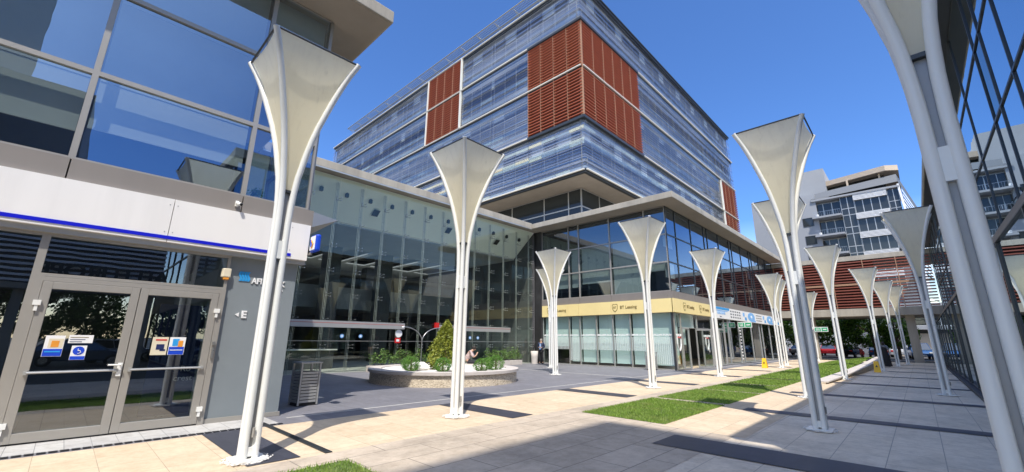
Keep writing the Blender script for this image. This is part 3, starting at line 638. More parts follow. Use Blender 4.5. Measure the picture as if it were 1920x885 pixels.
# lower windows, left face: mullioned, frieze and film on the glass
lv = [-20.3, -17.9, -16.98, -15.65, -14.4, -13.15, -11.98, -10.42]
def squiggle(W_, u0, u1, z, seed):
    rnd = random.Random(seed); m = MB(); u = u0
    while u < u1-.1:
        wd = rnd.uniform(.05, .14); pts = []
        k = rnd.choice((0, 1, 2))
        for a in range(9):
            t_ = a/8*math.pi*2
            if k == 0: pts.append(W_.p(u+wd/2+wd*.5*math.cos(t_), .03, z+.05*math.sin(t_)))
            elif k == 1: pts.append(W_.p(u+wd*a/8, .03, z+.06*math.sin(t_*1.5)))
            else: pts.append(W_.p(u+wd*a/8, .03, z-.04+.11*(a % 3)/2))
        m.tube(pts, .011, 4); u += wd*.85
    return m.build('glass_frieze', 'white', bt)
for i in range(7):
    wdw = BL.window(bt, lv[i], lv[i+1], .04, 3.32, 'frame_light' if i in (0, 2, 4) else 'frame_grey', 'glass_shop', .03, .1, .93 if i != 0 else .62, 'blind_lt', nb=-.22)
    squiggle(BL, lv[i]+.05, lv[i+1]-.05, 2.0, i)
    BL.quad(MB(), lv[i]+.05, lv[i+1]-.05, .006, 1.05 if i not in (1, 6) else .3, 1.9).build('frosted_film', 'film', bt)
MB().box(-10.46, -10.36, 24.66, 24.76, 0, 3.32).build('corner_post', 'frame_dark', bt)
MB().box(-20.3, -10.3, BY-.08, BY-.03, 0, .05).build('base_strip', 'frame_light', bt)
BRl = [24.8, 25.75]
BR.window(bt, 24.76, 25.72, .04, 3.32, 'frame_grey', 'glass_shop', .035, .1, .9, 'blind_lt'); squiggle(BR, 24.8, 25.7, 2.0, 20)
BR.window(bt, 25.72, 28.35, 2.45, 3.32, 'frame_light', 'glass_shop', .035, .1, .9, 'blind_lt')
BR.window(bt, 25.8, 26.9, .04, 2.45, 'frame_light', 'glass_shop', .07, .1, .4, 'blind_lt', name='shop_door')
BR.window(bt, 28.35, 31.05, 2.45, 3.32, 'frame_light', 'glass_shop', .035, .1)
BR.window(bt, 29.2, 31.05, .04, 2.45, 'frame_light', 'glass_shop', .035, .1, .0, 'blind_lt'); squiggle(BR, 29.3, 31.0, 2.0, 21)
# open leaf, swung outwards
hy = 28.0
WO = Wall('y', hy, -1); d0 = MB()
for a0, a1, z0, z1 in ((BX+.02, BX+.1, .05, 2.42), (BX+.92, BX+1.0, .05, 2.42), (BX+.1, BX+.92, .05, .15), (BX+.1, BX+.92, 2.32, 2.42)): d0.box(a0, a1, hy-.025, hy+.025, z0, z1)
dd = d0.build('open_door', 'frame_light', bt)
MB().quad((BX+.1, hy, .15), (BX+.92, hy, .15), (BX+.92, hy, 2.32), (BX+.1, hy, 2.32)).build('pane', 'glass_shop', dd)
MB().tube([(BX+.8, hy-.06, 1.0), (BX+.8, hy-.06, 1.25)], .015, 6).build('handle', 'white_metal', dd)
for u, W_, n in ((25.25, BR, .02), (29.9, BR, .02)):
    T = Matrix.Translation(W_.p(u, n, 1.5)) @ W_.rot().to_4x4()
    sh = [(x*1.3, y*1.5) for x, y in shield]
    mt_ = MB(); pts = [T @ Vector((x, y, .01)) for x, y in sh+[sh[0]]]; mt_.tube(pts, .035, 6).build('shield_sign', 'white', bt)
    pts = [T @ Vector((x, y, .03)) for x, y in sh[0:5]]; MB().tube(pts, .03, 6).build('shield_sign_top', 'red', bt)
# further shop windows with banners
sy = [31.05, 33.7, 34.6, 37.25, 38.15, 40.8, 43.45, 44.35, 47.0, 49.6, 52]
for i in range(len(sy)-1):
    BR.window(bt, sy[i], sy[i+1], .04, 3.32, 'frame_light', 'glass_dark', .035, .1)
m = MB(); BR.box(m, 31.7, 33.6, .05, .1, .04, 2.5); 
fr = MB()
for a, b_ in ((31.3, 31.4), (32.3, 32.4), (33.3, 33.4)): BR.box(fr, a, b_, .05, .12, .04, 2.45)
BR.box(fr, 31.3, 33.4, .05, .12, 2.45, 2.53); fr.build('shop_door_frame', 'frame_light', bt)
m = MB()
for k in range(12): BR.box(m, 37.35, 37.65, .03, .045, .3+k*.24, .3+k*.24+.13)
m.build('striped_sticker', 'white', bt)
def banner(y0, y1, kind, lab):
    t = thing('shop_banner', lab, 'banner', BR.p((y0+y1)/2, .15, 3.3), 'blue and white shop banners on the corner building')
    m = MB(); BR.box(m, y0, y1, .12, .16, 3.3, 4.13); m.build('panel', 'white', t)
    def b_(u0, u1, z0, z1, mm, name='stripe'): q = MB(); BR.box(q, u0, u1, .16, .168, z0, z1); q.build(name, mm, t)
    yc = (y0+y1)/2; w_ = y1-y0
    if kind == 'a':
        b_(y0, y1, 3.95, 4.12, 'sky_blue'); b_(y0+.05, y1-.4, 3.84, 3.9, 'up_blue')
        text('ASIGURARI', .3, 'up_blue', t, BR.p(yc, .162, 3.7), BR.rot(), .005, sx=1.2, bold=.008); text('lunare', .16, 'navy', t, BR.p(yc-.2, .162, 3.45), BR.rot(), .004)
    elif kind == 'up':
        c = [(math.cos(a*.314)*w_*.36, math.sin(a*.314)*.38) for a in range(20)]
        c = [(a*1.1, b2*1.02) for a, b2 in c]
        flat_shape(c, Matrix.Translation(BR.p(yc, .16, 3.72)) @ BR.rot().to_4x4(), .006, 'up_blue', 'oval', t)
        text('up', .46, 'white', t, BR.p(yc, .17, 3.78), BR.rot(), .005, bold=.004)
        b_(yc+w_*.1, y1-.1, 3.34, 3.5, 'up_blue')
    elif kind == 'g':
        for k in range(3):
            for q in range(5): b_(y0+.15+q*w_*.17, y0+.15+q*w_*.17+w_*.1, 3.45+k*.22, 3.56+k*.22, 'hotel_grey', 'mark')
    elif kind == 'z':
        b_(y0+.1, yc, 3.7, 4.0, 'up_blue'); b_(yc, y1-.1, 3.4, 3.65, 'sky_blue')
for y0, y1, k, l in ((31.1, 34.9, 'a', 'white banner with blue lettering above the first shop door'), (34.95, 38.2, 'g', 'white banner with small grey marks beside the lettered one'), (38.25, 39.4, 'z', 'narrow white banner with blue blocks left of the first round logo'), (39.45, 42.1, 'up', 'banner with white word up on blue oval, nearer one'),
    (42.15, 44.4, 'g', 'pale banner with grey squares between the two round logos'), (44.45, 45.6, 'z', 'narrow banner with blue blocks left of the far round logo'), (45.65, 48.4, 'up', 'banner with white word up on blue oval, farther one'), (48.45, 51.5, 'z', 'last banner with blue blocks at the far end of the shops')): banner(y0, y1, k, l)
# hanging door-lane sign
def green_sign(x, y, z, lab, par_post=None):
    t = thing('emergency_sign', lab, 'sign', (x, y, z))
    MB().box(x-.5, x+.5, y-.02, y+.02, z, z+.42).build('panel', 'white', t)
    MB().box(x-.46, x-.03, y-.026, y-.02, z+.05, z+.37).build('field', 'green', t); MB().box(x+.03, x+.46, y-.026, y-.02, z+.05, z+.37).build('field', 'green', t)
    m = MB()
    for dx in (-.34, -.25, -.16): m.tube([(x+dx, y-.03, z+.1), (x+dx, y-.03, z+.24)], .025, 6); m.lathe([(.01, -.03), (.03, 0), (.01, .03)], 6, (x+dx, y-.03, z+.29))
    m.build('people_symbol', 'white', t)
    MB().box(x+.12, x+.38, y-.03, y-.026, z+.17, z+.25).build('arrow_symbol', 'white', t)
    MB().tube([(x-.5, y+.03, z+.21), (x-.62, y+.03, z+.21)], .02, 6).build('arm', 'frame_grey', t)
green_sign(-9.75, 36.9, 2.75, 'green and white assembly sign fixed to the shop glass')
green_sign(-6.2, 46.85, 2.6, 'green and white assembly sign on the small distant lamp')

# ------------------------------------------------------------------ tower with glass louvres
TX, TY, TXL, TYR = -17.42, 26.84, -69.3, 69.6
tw = thing('office_tower', 'tall office block in blue glass louvres with red slatted screens at its corner', 'building', (-43, 48, 0))
FZ = [15.18, 20.02, 24.95, 29.8, 34.3]
MB().box(TXL+.4, TX-.4, TY+.4, TYR-.4, FZ[0]+.02, FZ[4]-.4).build('body', 'tower_back', tw)
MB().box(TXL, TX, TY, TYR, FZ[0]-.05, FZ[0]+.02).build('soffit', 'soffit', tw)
MB().box(TXL+3, -20.4, 30, TYR-3, 10.4, FZ[0]-.05).build('recessed_core', 'interior', tw)
rg = Wall('y', 29.95, -1); xs = [-20.0, -21.4, -24.3, -28.6, -33.0, -37.4]
for i in range(len(xs)-1):
    for z0, z1 in ((10.4, 13.4), (13.4, 15.1)): rg.window(tw, xs[i+1], xs[i], z0, z1, 'frame_light', 'glass_far', .05, .1)
rg = Wall('x', -20.0, 1)
for i in range(6):
    for z0, z1 in ((10.4, 13.4), (13.4, 15.1)): rg.window(tw, 29.95+i*3, 32.95+i*3, z0, z1, 'frame_light', 'glass_far', .05, .1)
def louvre_bay(W_, u0, u1, z0, z1, floor):
    m = MB(); n = 16; H_ = (z1-z0)/n; rnd = random.Random(floor*7+1)
    joints = max(1, round(abs(u1-u0)/1.6)); du = (u1-u0)/joints
    for k in range(n):
        tilt = rnd.uniform(-.03, .05); zz = z0+k*H_
        for q in range(joints):
            a, b_ = u0+q*du+.012, u0+(q+1)*du-.012; tq = tilt+random.uniform(-.006, .006)
            m.quad(W_.p(a, -.01+tq, zz), W_.p(b_, -.01+tq, zz), W_.p(b_, -.01-tq, zz+H_*.86), W_.p(a, -.01-tq, zz+H_*.86))
    gl_ = m.build('glass_louvres', 'louvre_glass', tw)
    m = MB(); W_.box(m, u0, u1, -.39, -.33, z0-.1, z0+1.0); W_.box(m, u0, u1, -.39, -.33, z1-.45, z1+.1)
    q = u0
    while q < u1-.1: W_.box(m, q, q+.07, -.36, -.28, z0, z1); q += 1.6
    m.build('spandrel', 'hotel_grey', gl_)
    m = MB(); q = u0; k_ = 0
    while q < u1-.2:
        if rnd.random() < .3: W_.box(m, q+.1, min(q+1.5, u1), -.37, -.35, z1-.5-rnd.uniform(.3, 1.2), z1-.45)
        q += 1.6
    if m.v: m.build('blinds', 'blind', gl_)
    return gl_
def red_bay(W_, u0, u1, z0, z1):
    b_ = MB(); W_.box(b_, u0, u1, -.4, -.25, z0, z1); sc_ = b_.build('louvre_screen', 'red_back', tw)
    m = MB(); n = int((z1-z0)/.3)
    for k in range(n):
        zz = z0+.05+k*(z1-z0-.05)/n; W_.box(m, u0+.02, u1-.02, -.06, .12, zz, zz+.062)
    m.build('slats', 'red_slat', sc_)
    m = MB(); W_.box(m, u0, u0+.04, -.25, .12, z0, z1); m.build('post', 'cream_post', sc_)
def rail(W_, u0, u1, z, m_='cream_rail'):
    m = MB(); L = abs(u1-u0); n = max(1, int(L/3.2)); d_ = (u1-u0)/n
    for k in range(n): W_.box(m, u0+k*d_+.03, u0+(k+1)*d_-.03, .06, .2, z, z+.10)
    m.build('floor_rail', m_, tw)
    m = MB(); W_.box(m, u0+(.31 if W_ is TR and u0 == TY else 0), u1, -.3, .0, z-.16, z+.2); m.build('floor_gap', 'frame_dark', tw)
TL = Wall('y', TY, -1); TR = Wall('x', TX, 1)
for f in range(4):
    z0, z1 = FZ[f]+.2, FZ[f+1]-.16
    # left face, from corner to far end
    edges = [TX, -20.5, -23.6, -28.8, -34.1, -37.4, -40.6, -46.4, -52.2, -58, -63.7, TXL]
    for i in range(len(edges)-1):
        a, b_ = edges[i+1], edges[i]
        red = (f in (1, 2) and i < 2) or (f in (2, 3) and i in (4, 5))
        if red:
            n = 2
            for k in range(n): red_bay(TL, a+(b_-a)*k/n, a+(b_-a)*(k+1)/n, z0-.2, z1+.16)
        else: louvre_bay(TL, a, b_, z0, z1, f)
    edges = [TY, 32.2, 37.5, 42.5, 47.5, 52.5, 57.6, 62.6, 66.1, TYR]
    for i in range(len(edges)-1):
        a, b_ = edges[i], edges[i+1]
        red = (f in (1, 2) and i < 2) or (f in (0, 1) and i > 6)
        if red:
            n = 3 if i < 2 else 2
            for k in range(n): red_bay(TR, a+(b_-a)*k/n, a+(b_-a)*(k+1)/n, z0-.2, z1+.16)
        else: louvre_bay(TR, a, b_, z0, z1, f)
rail(TL, TXL, TX, FZ[0]); rail(TR, TY, TYR, FZ[0]); rail(TL, TXL, TX, FZ[4]-.1); rail(TR, TY, TYR, FZ[4]-.1, 'frame_dark')
for f in (1, 3): rail(TL, TXL, -23.6, FZ[f]); rail(TR, 37.5, TYR, FZ[f])
rail(TL, TXL, TX, FZ[2]); rail(TR, TY, TYR, FZ[2])
for f in (1, 3):
    m = MB(); TL.box(m, -23.6, TX, -.3, .2, FZ[f]-.14, FZ[f]+.1); TR.box(m, TY+.31, 37.5, -.3, .2, FZ[f]-.14, FZ[f]+.1); m.box(TX, TX+.2, TY-.2, TY+.31, FZ[f]-.14, FZ[f]+.1); m.build('screen_edge', 'frame_dark', tw)
m = MB(); TL.box(m, TXL, TX, -.6, 0, FZ[4], FZ[4]+.25); TR.box(m, TY+.6, TYR, -.6, 0, FZ[4], FZ[4]+.25); m.build('parapet', 'frame_grey', tw)
for W_, u in ((TL, -34.05), (TL, -40.7), (TR, 62.5)):
    m = MB(); W_.box(m, u-.1, u+.1, 0, .2, FZ[2 if W_ is TL else 0], FZ[4 if W_ is TL else 2]-.1); m.build('screen_post', 'cream_rail', tw)
# rooftop sun-shade canopy along the left face
cn = MB(); cs = MB()
for y in (26.2, 27.3, 28.4): cn.tube([(-63, y, 35.5), (-19.5, y, 35.5)], .07, 5)
x = -63
while x < -19:
    cn.tube([(x, 26.2, 35.5), (x, 28.4, 35.5)], .05, 5); cn.tube([(x, 28.4, 34.5), (x, 28.4, 35.5)], .06, 5); cn.tube([(x, 28.4, 34.55), (x, 26.6, 35.45)], .04, 5); x += 2.9
for k in range(9): cs.box(-63, -19.5, 26.3+k*.24, 26.36+k*.24, 35.56, 35.66)
rc = cn.build('roof_canopy', 'frame_light', tw); cs.build('canopy_slats', 'steel', rc)

# ------------------------------------------------------------------ right building (mirror glass)
rb = thing('mirror_building', 'long building of dark mirror glass with dark grey soffit along the right edge', 'building', (8, 28, 0))
RX = 2.0; RW = Wall('x', RX, -1)
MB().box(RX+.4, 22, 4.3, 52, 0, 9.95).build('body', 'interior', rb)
MB().box(1.55, 22.2, 4.0, 52, 10.0, 10.4).build('roof', 'concrete', rb, False, .02)
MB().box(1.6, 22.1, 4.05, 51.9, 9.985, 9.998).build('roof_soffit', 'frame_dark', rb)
MB().box(1.27, RX+.4, 4.25, 52, 3.32, 3.42).build('ledge', 'sill_grey', rb)
ry2 = [4.25, 5.5, 8.1, 10.75, 12.3, 13.2, 15.85, 18.5, 19.4, 22.05, 24.7, 25.6, 28.25, 30.9, 31.8, 34.45, 37.1, 38, 40.65, 43.3, 44.2, 46.85, 49.5, 52]
for i in range(len(ry2)-1):
    for j, (z0, z1) in enumerate(((4.52, 6.32), (6.32, 8.1), (8.1, 9.98))):
        RW.window(rb, ry2[i], ry2[i+1], z0, z1, 'frame_dark', 'glass_dim' if (i == 4 and j == 1) else 'glass_mirror', .024, .05)
m = MB(); RW.box(m, 4.25, 52, -.3, .05, 3.43, 4.5); m.build('sill_band', 'sill_grey', rb)
RG = Wall('x', 1.25, -1)
for i in range(len(ry2)-1): RG.window(rb, ry2[i], ry2[i+1], .12, 3.32, 'frame_dark', 'glass_mirror', .02, .06)
MB().box(1.06, 1.3, 4.25, 52, .012, .1).build('plinth', 'black', rb)
RS = Wall('y', 4.2, -1)
for i in range(7):
    for z0, z1 in ((.12, 3.32), (4.52, 6.32), (6.32, 8.1), (8.1, 9.98)): RS.window(rb, 2.0+i*2.6, 4.6+i*2.6, z0, z1, 'frame_dark', 'glass_mirror', .04, .1)
m = MB(); RS.box(m, 1.27, 20.2, -.2, .05, 3.32, 4.52); m.build('end_sill', 'sill_grey', rb)

# ------------------------------------------------------------------ bridge with red louvres
br = thing('louvred_bridge', 'footbridge building in red horizontal louvres spanning the far end of the promenade', 'bridge', (-4, 56, 0))
GW = Wall('y', 52.1, -1)
MB().box(-22, 12, 52.3, 60, 4.2, 4.9).build('deck', 'concrete', br); MB().box(-22, 12, 52.3, 60, 9.55, 9.95).build('roof', 'concrete', br)
MB().box(-22, -2.0, 52.4, 52.6, 4.9, 9.55).build('inner_screen', 'red_back', br)
m = MB(); GW.box(m, -12, 2.3, -.3, .12, 4.15, 4.85); m.build('deck_edge', 'concrete', br)
m = MB(); GW.box(m, -12, 2.3, -.3, .12, 9.5, 9.95); m.build('roof_edge', 'concrete', br)
xb = [-10.3, -7.8, -5.3, -2.8, -.4, 1.9]
for i in range(5):
    m = MB()
    for k in range(17):
        zz = 4.95+k*.27
        if k == 8: continue
        GW.box(m, xb[i]+.03, xb[i+1]-.03, -.05, .12, zz, zz+.1)
    sl = m.build('louvres', 'bridge_slat', br)
    m = MB(); GW.box(m, xb[i], xb[i]+.06, -.25, .13, 4.86, 9.49); GW.box(m, xb[i]+.06, xb[i+1], -.1, .14, 7.08, 7.26); m.build('post', 'cream_post', sl)
for x in (-7.75, -.25): MB().box(x-.32, x+.32, 52.9, 53.5, 0, 4.2).build('column', 'concrete', br)

# ------------------------------------------------------------------ hotel
HY = 100; HW = Wall('y', HY, -1)
ht = thing('hotel', 'distant grey and white block with balconies, white louvres and beige roof canopy', 'building', (-5, 106, 0))
MB().box(-16, -8.6, HY+1.5, 125, 0, 36.6).build('stair_tower', 'hotel_white', ht)
MB().box(-22, -10.6, HY-.4, 125, 0, 31.0).build('white_wing', 'hotel_white', ht)
MB().box(-11.3, 1.7, HY+.8, 130, 0, 29.6).build('body', 'hotel_grey', ht)
MB().prism([(-9.4, HY+2.5), (.6, HY-.3), (2.4, HY+1), (2.6, 125), (-9.4, 125)], 32.9, 33.9).build('roof_canopy', 'beige', ht)
MB().prism([(-9, HY+4), (.2, HY+2.4), (.6, 124), (-9, 124)], 31.5, 32.9).build('penthouse', 'glass_far', ht)
for x in (-5.2, -.4): MB().box(x-.15, x+.15, HY+1, HY+1.3, 31.5, 32.9).build('canopy_post', 'beige', ht)
MB().add([(-11.3, HY-.6, 29.7), (1.9, HY-.6, 30.3), (1.9, HY+.3, 32.0), (-11, HY+.3, 31.1), (4.8, HY+30, 30.3), (4.8, HY+30, 32.0)], [(0, 1, 2, 3), (1, 4, 5, 2)]).build('parapet', 'hotel_dark', ht)
MB().box(-11.3, 1.95, HY-.7, HY+.8, 29.3, 29.65).build('cornice', 'hotel_white', ht)
for k in range(5):
    zt = 29.3-3.72*k
    # windows of the white wing
    for x in (-12.9,):
        if k > 0: HW2 = Wall('y', HY-.42, -1); HW2.window(ht, -13.2, -11.4, zt-1.2, zt+.6, 'frame_dark', 'glass_far', .1, .1)
    # balconies
    MB().box(-11.4, -6.8, HY-1.6, HY+.8, zt-3.75, zt-3.4).build('balcony', 'hotel_white', ht)
    m = MB()
    for q in range(14): m.tube([(-11.2+q*.33, HY-1.5, zt-3.4), (-11.2+q*.33, HY-1.5, zt-2.5)], .02, 4)
    m.tube([(-11.3, HY-1.5, zt-2.5), (-6.9, HY-1.5, zt-2.5)], .03, 4); m.build('railing', 'steel', ht)
    W2 = Wall('y', HY+.75, -1)
    for a, b_ in ((-10.9, -9.6), (-9.6, -8.2), (-8.2, -6.8)): W2.window(ht, a, b_, zt-3.3, zt-.4, 'frame_light', 'glass_far', .06, .1)
    W3 = Wall('y', HY-.1, -1)
    for a, b_ in ((-6.75, -5.7), (-5.7, -4.7)):
        W3.window(ht, a, b_, zt-2.4, zt, 'frame_light', 'glass_far', .06, .1); W3.window(ht, a, b_, zt-3.7, zt-2.4, 'frame_light', 'glass_far', .06, .1)
    for a, b_ in ((.2, 1.0), (1.0, 1.75)):
        if k < 3: W3.window(ht, a, b_, zt-2.4, zt, 'frame_light', 'glass_far', .05, .1); W3.window(ht, a, b_, zt-3.7, zt-2.4, 'frame_light', 'glass_far', .05, .1)
    for q in range(4): W3.window(ht, -4.65+q*1.2, -3.45+q*1.2, zt-3.6, zt-1.05, 'frame_light', 'glass_far', .06, .1)
    m = MB()
    for q in range(5): W3.box(m, -4.75, .12, .1, .5, zt-.15-q*.23, zt-.03-q*.23)
    m.build('white_louvres', 'white', ht)
    m = MB(); m.lathe([(.25, 0), (.25, .5)], 8, (-10.6, HY-1.0, zt-3.4)); m.build('balcony_chair', 'white', ht)
MB().add([(1.7, HY-.5, 29.9), (2.0, HY-.5, 29.9), (3.0, HY-.5, 10), (2.6, HY-.5, 10), (1.7, HY-.1, 29.9), (2.0, HY-.1, 29.9), (3.0, HY-.1, 10), (2.6, HY-.1, 10)], [(0, 1, 2, 3), (4, 7, 6, 5), (0, 4, 5, 1), (1, 5, 6, 2), (3, 2, 6, 7), (0, 3, 7, 4)]).build('corner_fin', 'white', ht)
sW = MB()
for k in range(16): sW.add([(2.2, HY, 28.6-k*.9), (5.2, HY+30, 28.6-k*.9), (5.2, HY+30, 29.0-k*.9), (2.2, HY, 29.0-k*.9)], [(0, 1, 2, 3)])
sW.build('side_louvres', 'white', ht); MB().add([(1.9, HY+.2, 10), (4.9, HY+30, 10), (4.9, HY+30, 29.6), (1.9, HY+.2, 29.6)], [(0, 1, 2, 3)]).build('side_glass', 'glass_far', ht)

# white low block behind the bridge
wb = thing('white_block', 'low white block with a slab balcony seen under the bridge at right', 'building', (2, 84, 0))
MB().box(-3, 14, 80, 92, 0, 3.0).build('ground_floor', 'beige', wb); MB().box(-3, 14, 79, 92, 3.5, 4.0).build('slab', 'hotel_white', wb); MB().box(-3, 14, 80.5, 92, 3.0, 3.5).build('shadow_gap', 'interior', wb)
WW = Wall('y', 80.4, -1)
for i in range(7): WW.window(wb, -3+i*1.5, -1.5+i*1.5, 4.0, 6.6, 'white', 'glass_far', .07, .1)
MB().box(-3, 14, 80.6, 92, 4.0, 6.6).build('upper_wall', 'interior', wb); MB().box(-3.2, 14.2, 79.6, 92, 6.6, 7.0).build('roof', 'hotel_white', wb)

# tower across the street, behind the viewpoint: throws the shade on the near paving
tb = thing('opposite_tower', 'tall office tower behind the viewpoint that shades the near paving', 'building', (20, -25, 0))
MB().box(9.1, 34, -50, -6.35, 10.4, 34.3).build('body', 'hotel_grey', tb); MB().box(14, 32, -46, -11, 0, 10.4).build('base', 'hotel_grey', tb); MB().box(12.6, 34, -40, -1.3, 4.4, 15.5).build('podium', 'hotel_grey', tb)
WB_ = Wall('x', 9.1, -1)
for f in range(4):
    for k in range(6): WB_.window(tb, -13.9-k*6, -7.9-k*6, 15+f*4.8, 19.4+f*4.8, 'frame_grey', 'glass_far', .1, .1)

ob = thing('side_bridge', 'louvred footbridge of the side street, mirrored in the glass above the doors', 'bridge', (11.5, -4, 4))
MB().box(12.0, 12.3, -16, 3.4, 4.2, 8.6).build('screen', 'interior', ob); MB().box(11.4, 12.5, -16, 3.4, 3.9, 4.2).build('deck', 'concrete', ob)
m = MB()
for k in range(15): m.box(11.6, 11.7, -16, 3.4, 4.3+k*.27, 4.42+k*.27)
m.build('louvres', 'white', ob)
ow = Wall('x', 11.55, -1); text('AFI EUROPE', 1.0, 'frame_dark', ob, (11.5, 1.0, 4.95), ow.rot(), .04, 'lettering', bold=.03)
for y in (-14, -8, -2, 3.0): MB().box(11.7, 12.1, y-.2, y+.2, 0, 3.9).build('column', 'concrete', ob)

# ------------------------------------------------------------------ foliage
def leaves(mb, pts, s):
    for p in pts:
        a = Vector((random.gauss(0, 1), random.gauss(0, 1), random.gauss(0, 1))).normalized(); b_ = a.orthogonal().normalized(); c = a.cross(b_); q = s*random.uniform(.6, 1.3); P_ = Vector(p)
        mb.add([P_-b_*q, P_+c*q*.45, P_+b_*q, P_-c*q*.45], [(0, 1, 2, 3)])
def tree(x, y, h, r, lab, nl=9000, zc=None):
    t = thing('tree', lab, 'tree', (x, y, 0), 'green trees beyond the bridge')
    m = MB().tube([(x, y, 0), (x+.05, y, h*.25), (x-.05, y+.05, h*.5), (x, y, h*.8)], [.16, .13, .1, .04], 8)
    for k in range(7):
        a = k*.9; m.tube([(x, y, h*(.35+.04*k)), (x+math.cos(a)*r*.4, y+math.sin(a)*r*.4, h*(.5+.03*k)), (x+math.cos(a)*r*.75, y+math.sin(a)*r*.75, h*(.58+.04*k))], [.07, .05, .02], 5)
    m.build('trunk', 'bark', t, True)
    cl = []
    for k in range(46):
        a = random.uniform(0, 6.28); v = random.uniform(-1, 1); q = random.uniform(.55, 1)
        cl.append((x+math.cos(a)*r*q*math.sqrt(max(0, 1-v*v*.7)), y+math.sin(a)*r*q*math.sqrt(max(0, 1-v*v*.7)), h*.62+v*h*.34, random.uniform(.3, .55)*r*.6))
    mb = MB(); pts = []
    for k in range(nl):
        c = random.choice(cl); d_ = Vector((random.gauss(0, 1), random.gauss(0, 1), random.gauss(0, 1))).normalized()*c[3]*random.uniform(.6, 1.1); pts.append((c[0]+d_.x, c[1]+d_.y, c[2]+d_.z*.8))
    leaves(mb, pts, .13); mb.build('crown', 'leaf_tree', t)
tree(-10.6, 64, 5.8, 3.0, 'trimmed green tree beyond the bridge behind the grey column'); tree(-6.7, 63.5, 5.4, 2.5, 'round green tree beyond the bridge over the dark car')
tree(-3.7, 62.5, 5.6, 2.6, 'dark green tree in the middle beyond the bridge'); tree(-1.7, 61.5, 5.2, 1.9, 'dark green tree nearest the far lamps beyond the bridge', 3600)
tree(-15.5, 66, 6.2, 3.0, 'leafy tree left of the others beyond the shops')
tree(22, -2.5, 6.5, 2.8, 'tree across the side street, mirrored in the door glass'); tree(27, 1.5, 6, 2.5, 'farther tree of the side street, mirrored in the door glass')
PC = (-14.5, 11.2)
pl = thing('planter', 'round planter of rough stone with a pale coping on the dark plaza', 'planter', (*PC, 0))
MB().lathe([(2.98, 0), (2.98, .42)], 72, (*PC, 0)).build('stone_wall', 'stone', pl, False)
mb = MB(); n = 72; pr = [(2.55, .4), (3.06, .4), (3.06, .5), (2.55, .5)]
for k in range(n):
    a, b_ = 2*math.pi*k/n, 2*math.pi*(k+1)/n
    vs_ = [(PC[0]+r*math.cos(q), PC[1]+r*math.sin(q), z) for q in (a, b_) for r, z in pr]
    mb.add(vs_, [(0, 1, 5, 4), (1, 2, 6, 5), (2, 3, 7, 6), (3, 0, 4, 7)])
mb.build('coping', 'cap', pl); MB().lathe([(2.56, .42), (2.56, .46)], 48, (*PC, 0)).build('gravel', 'pebble', pl)
def rock(x, y, s, lab):
    mb = MB(); mb.lathe([(s*.5, 0), (s, s*.2), (s*.9, s*.5), (s*.4, s*.75)], 9, (x, y, .45), .22); tag(mb.build('rock', 'pebble', None, False, .03), lab, 'rock')
rock(-14.2, 9.7, .42, 'larger white rock left of the cone shrub in the planter'); rock(-13.0, 10.2, .34, 'white rock right of the cone shrub beside the lamp'); rock(-12.7, 11.6, .28, 'small white rock near the right ball shrubs'); rock(-15.2, 10.0, .25, 'small white rock behind the left ball shrubs')
def shrub(name, x, y, z, prof, nl, s, m, lab, cat, group=None):
    t = thing(name, lab, cat, (x, y, z), group); mb = MB(); pts = []; H_ = prof[-1][1]
    for k in range(nl):
        zz = random.random()*H_
        for i in range(len(prof)-1):
            if prof[i][1] <= zz <= prof[i+1][1]:
                f = (zz-prof[i][1])/(prof[i+1][1]-prof[i][1]+1e-6); r = prof[i][0]*(1-f)+prof[i+1][0]*f
        a = random.uniform(0, 6.28); lump = 1+.12*math.sin(a*5+zz*7)+.08*math.sin(a*9-zz*13); q = random.uniform(.72, 1.03)*lump; pts.append((x+r*q*math.cos(a), y+r*q*math.sin(a), z+zz))
    leaves(mb, pts, s); fo = mb.build('foliage', m, t)
    mb = MB().tube([(x, y, z), (x, y, z+H_*.85)], [.05, .02], 6); mb.build('stem', 'bark', t)
shrub('cone_shrub', -14.05, 10.85, .45, [(.55, 0), (.72, .3), (.58, .9), (.34, 1.45), (.1, 1.85), (.02, 1.95)], 4200, .06, 'leaf_cone', 'golden green cone shaped evergreen in the round planter', 'shrub')
BALL = [(.1, 0), (.27, .1), (.33, .25), (.25, .42), (.08, .52)]
for x, y, s, lab in ((-13.9, 9.15, 1, 'ball shrub at the left front of the planter'), (-14.9, 9.7, 1.0, 'ball shrub behind the one at the left front of the planter'), (-12.9, 9.85, 1, 'low ball shrub at the foot of the cone shrub'), (-12.15, 11.1, .95, 'ball shrub just right of the lamp in front of the planter'), (-12.9, 12.1, .9, 'ball shrub half hidden between the lamp and the rightmost one'), (-12.3, 12.0, 1.1, 'rightmost ball shrub in the planter')):
    shrub('ball_shrub', x, y, .45, [(r*s, z*s) for r, z in BALL], 2400, .022, 'leaf_ball', lab, 'shrub', 'small ball shrubs in the round planter')
def bamboo(x, y, lab):
    t = thing('potted_plant', lab, 'plant', (x, y, 0), 'leafy plants in troughs before the glass wall')
    MB().box(x-.18, x+.18, y-.55, y+.55, 0, .3).build('trough', 'cap', t, False, .01)
    st = MB(); lf = MB()
    for k in range(12):
        sy_ = y+random.uniform(-.5, .5); sx_ = x+random.uniform(-.1, .1); h = random.uniform(.35, .85); st.tube([(sx_, sy_, .28), (sx_+random.uniform(-.1, .1), sy_+random.uniform(-.1, .1), .28+h)], .006, 4)
        leaves(lf, [(sx_+random.gauss(0, .1), sy_+random.gauss(0, .12), .35+h*random.uniform(.1, 1)) for q in range(42)], .05)
    st.build('stem', 'bark', t); lf.build('foliage', 'leaf_bamboo', t)
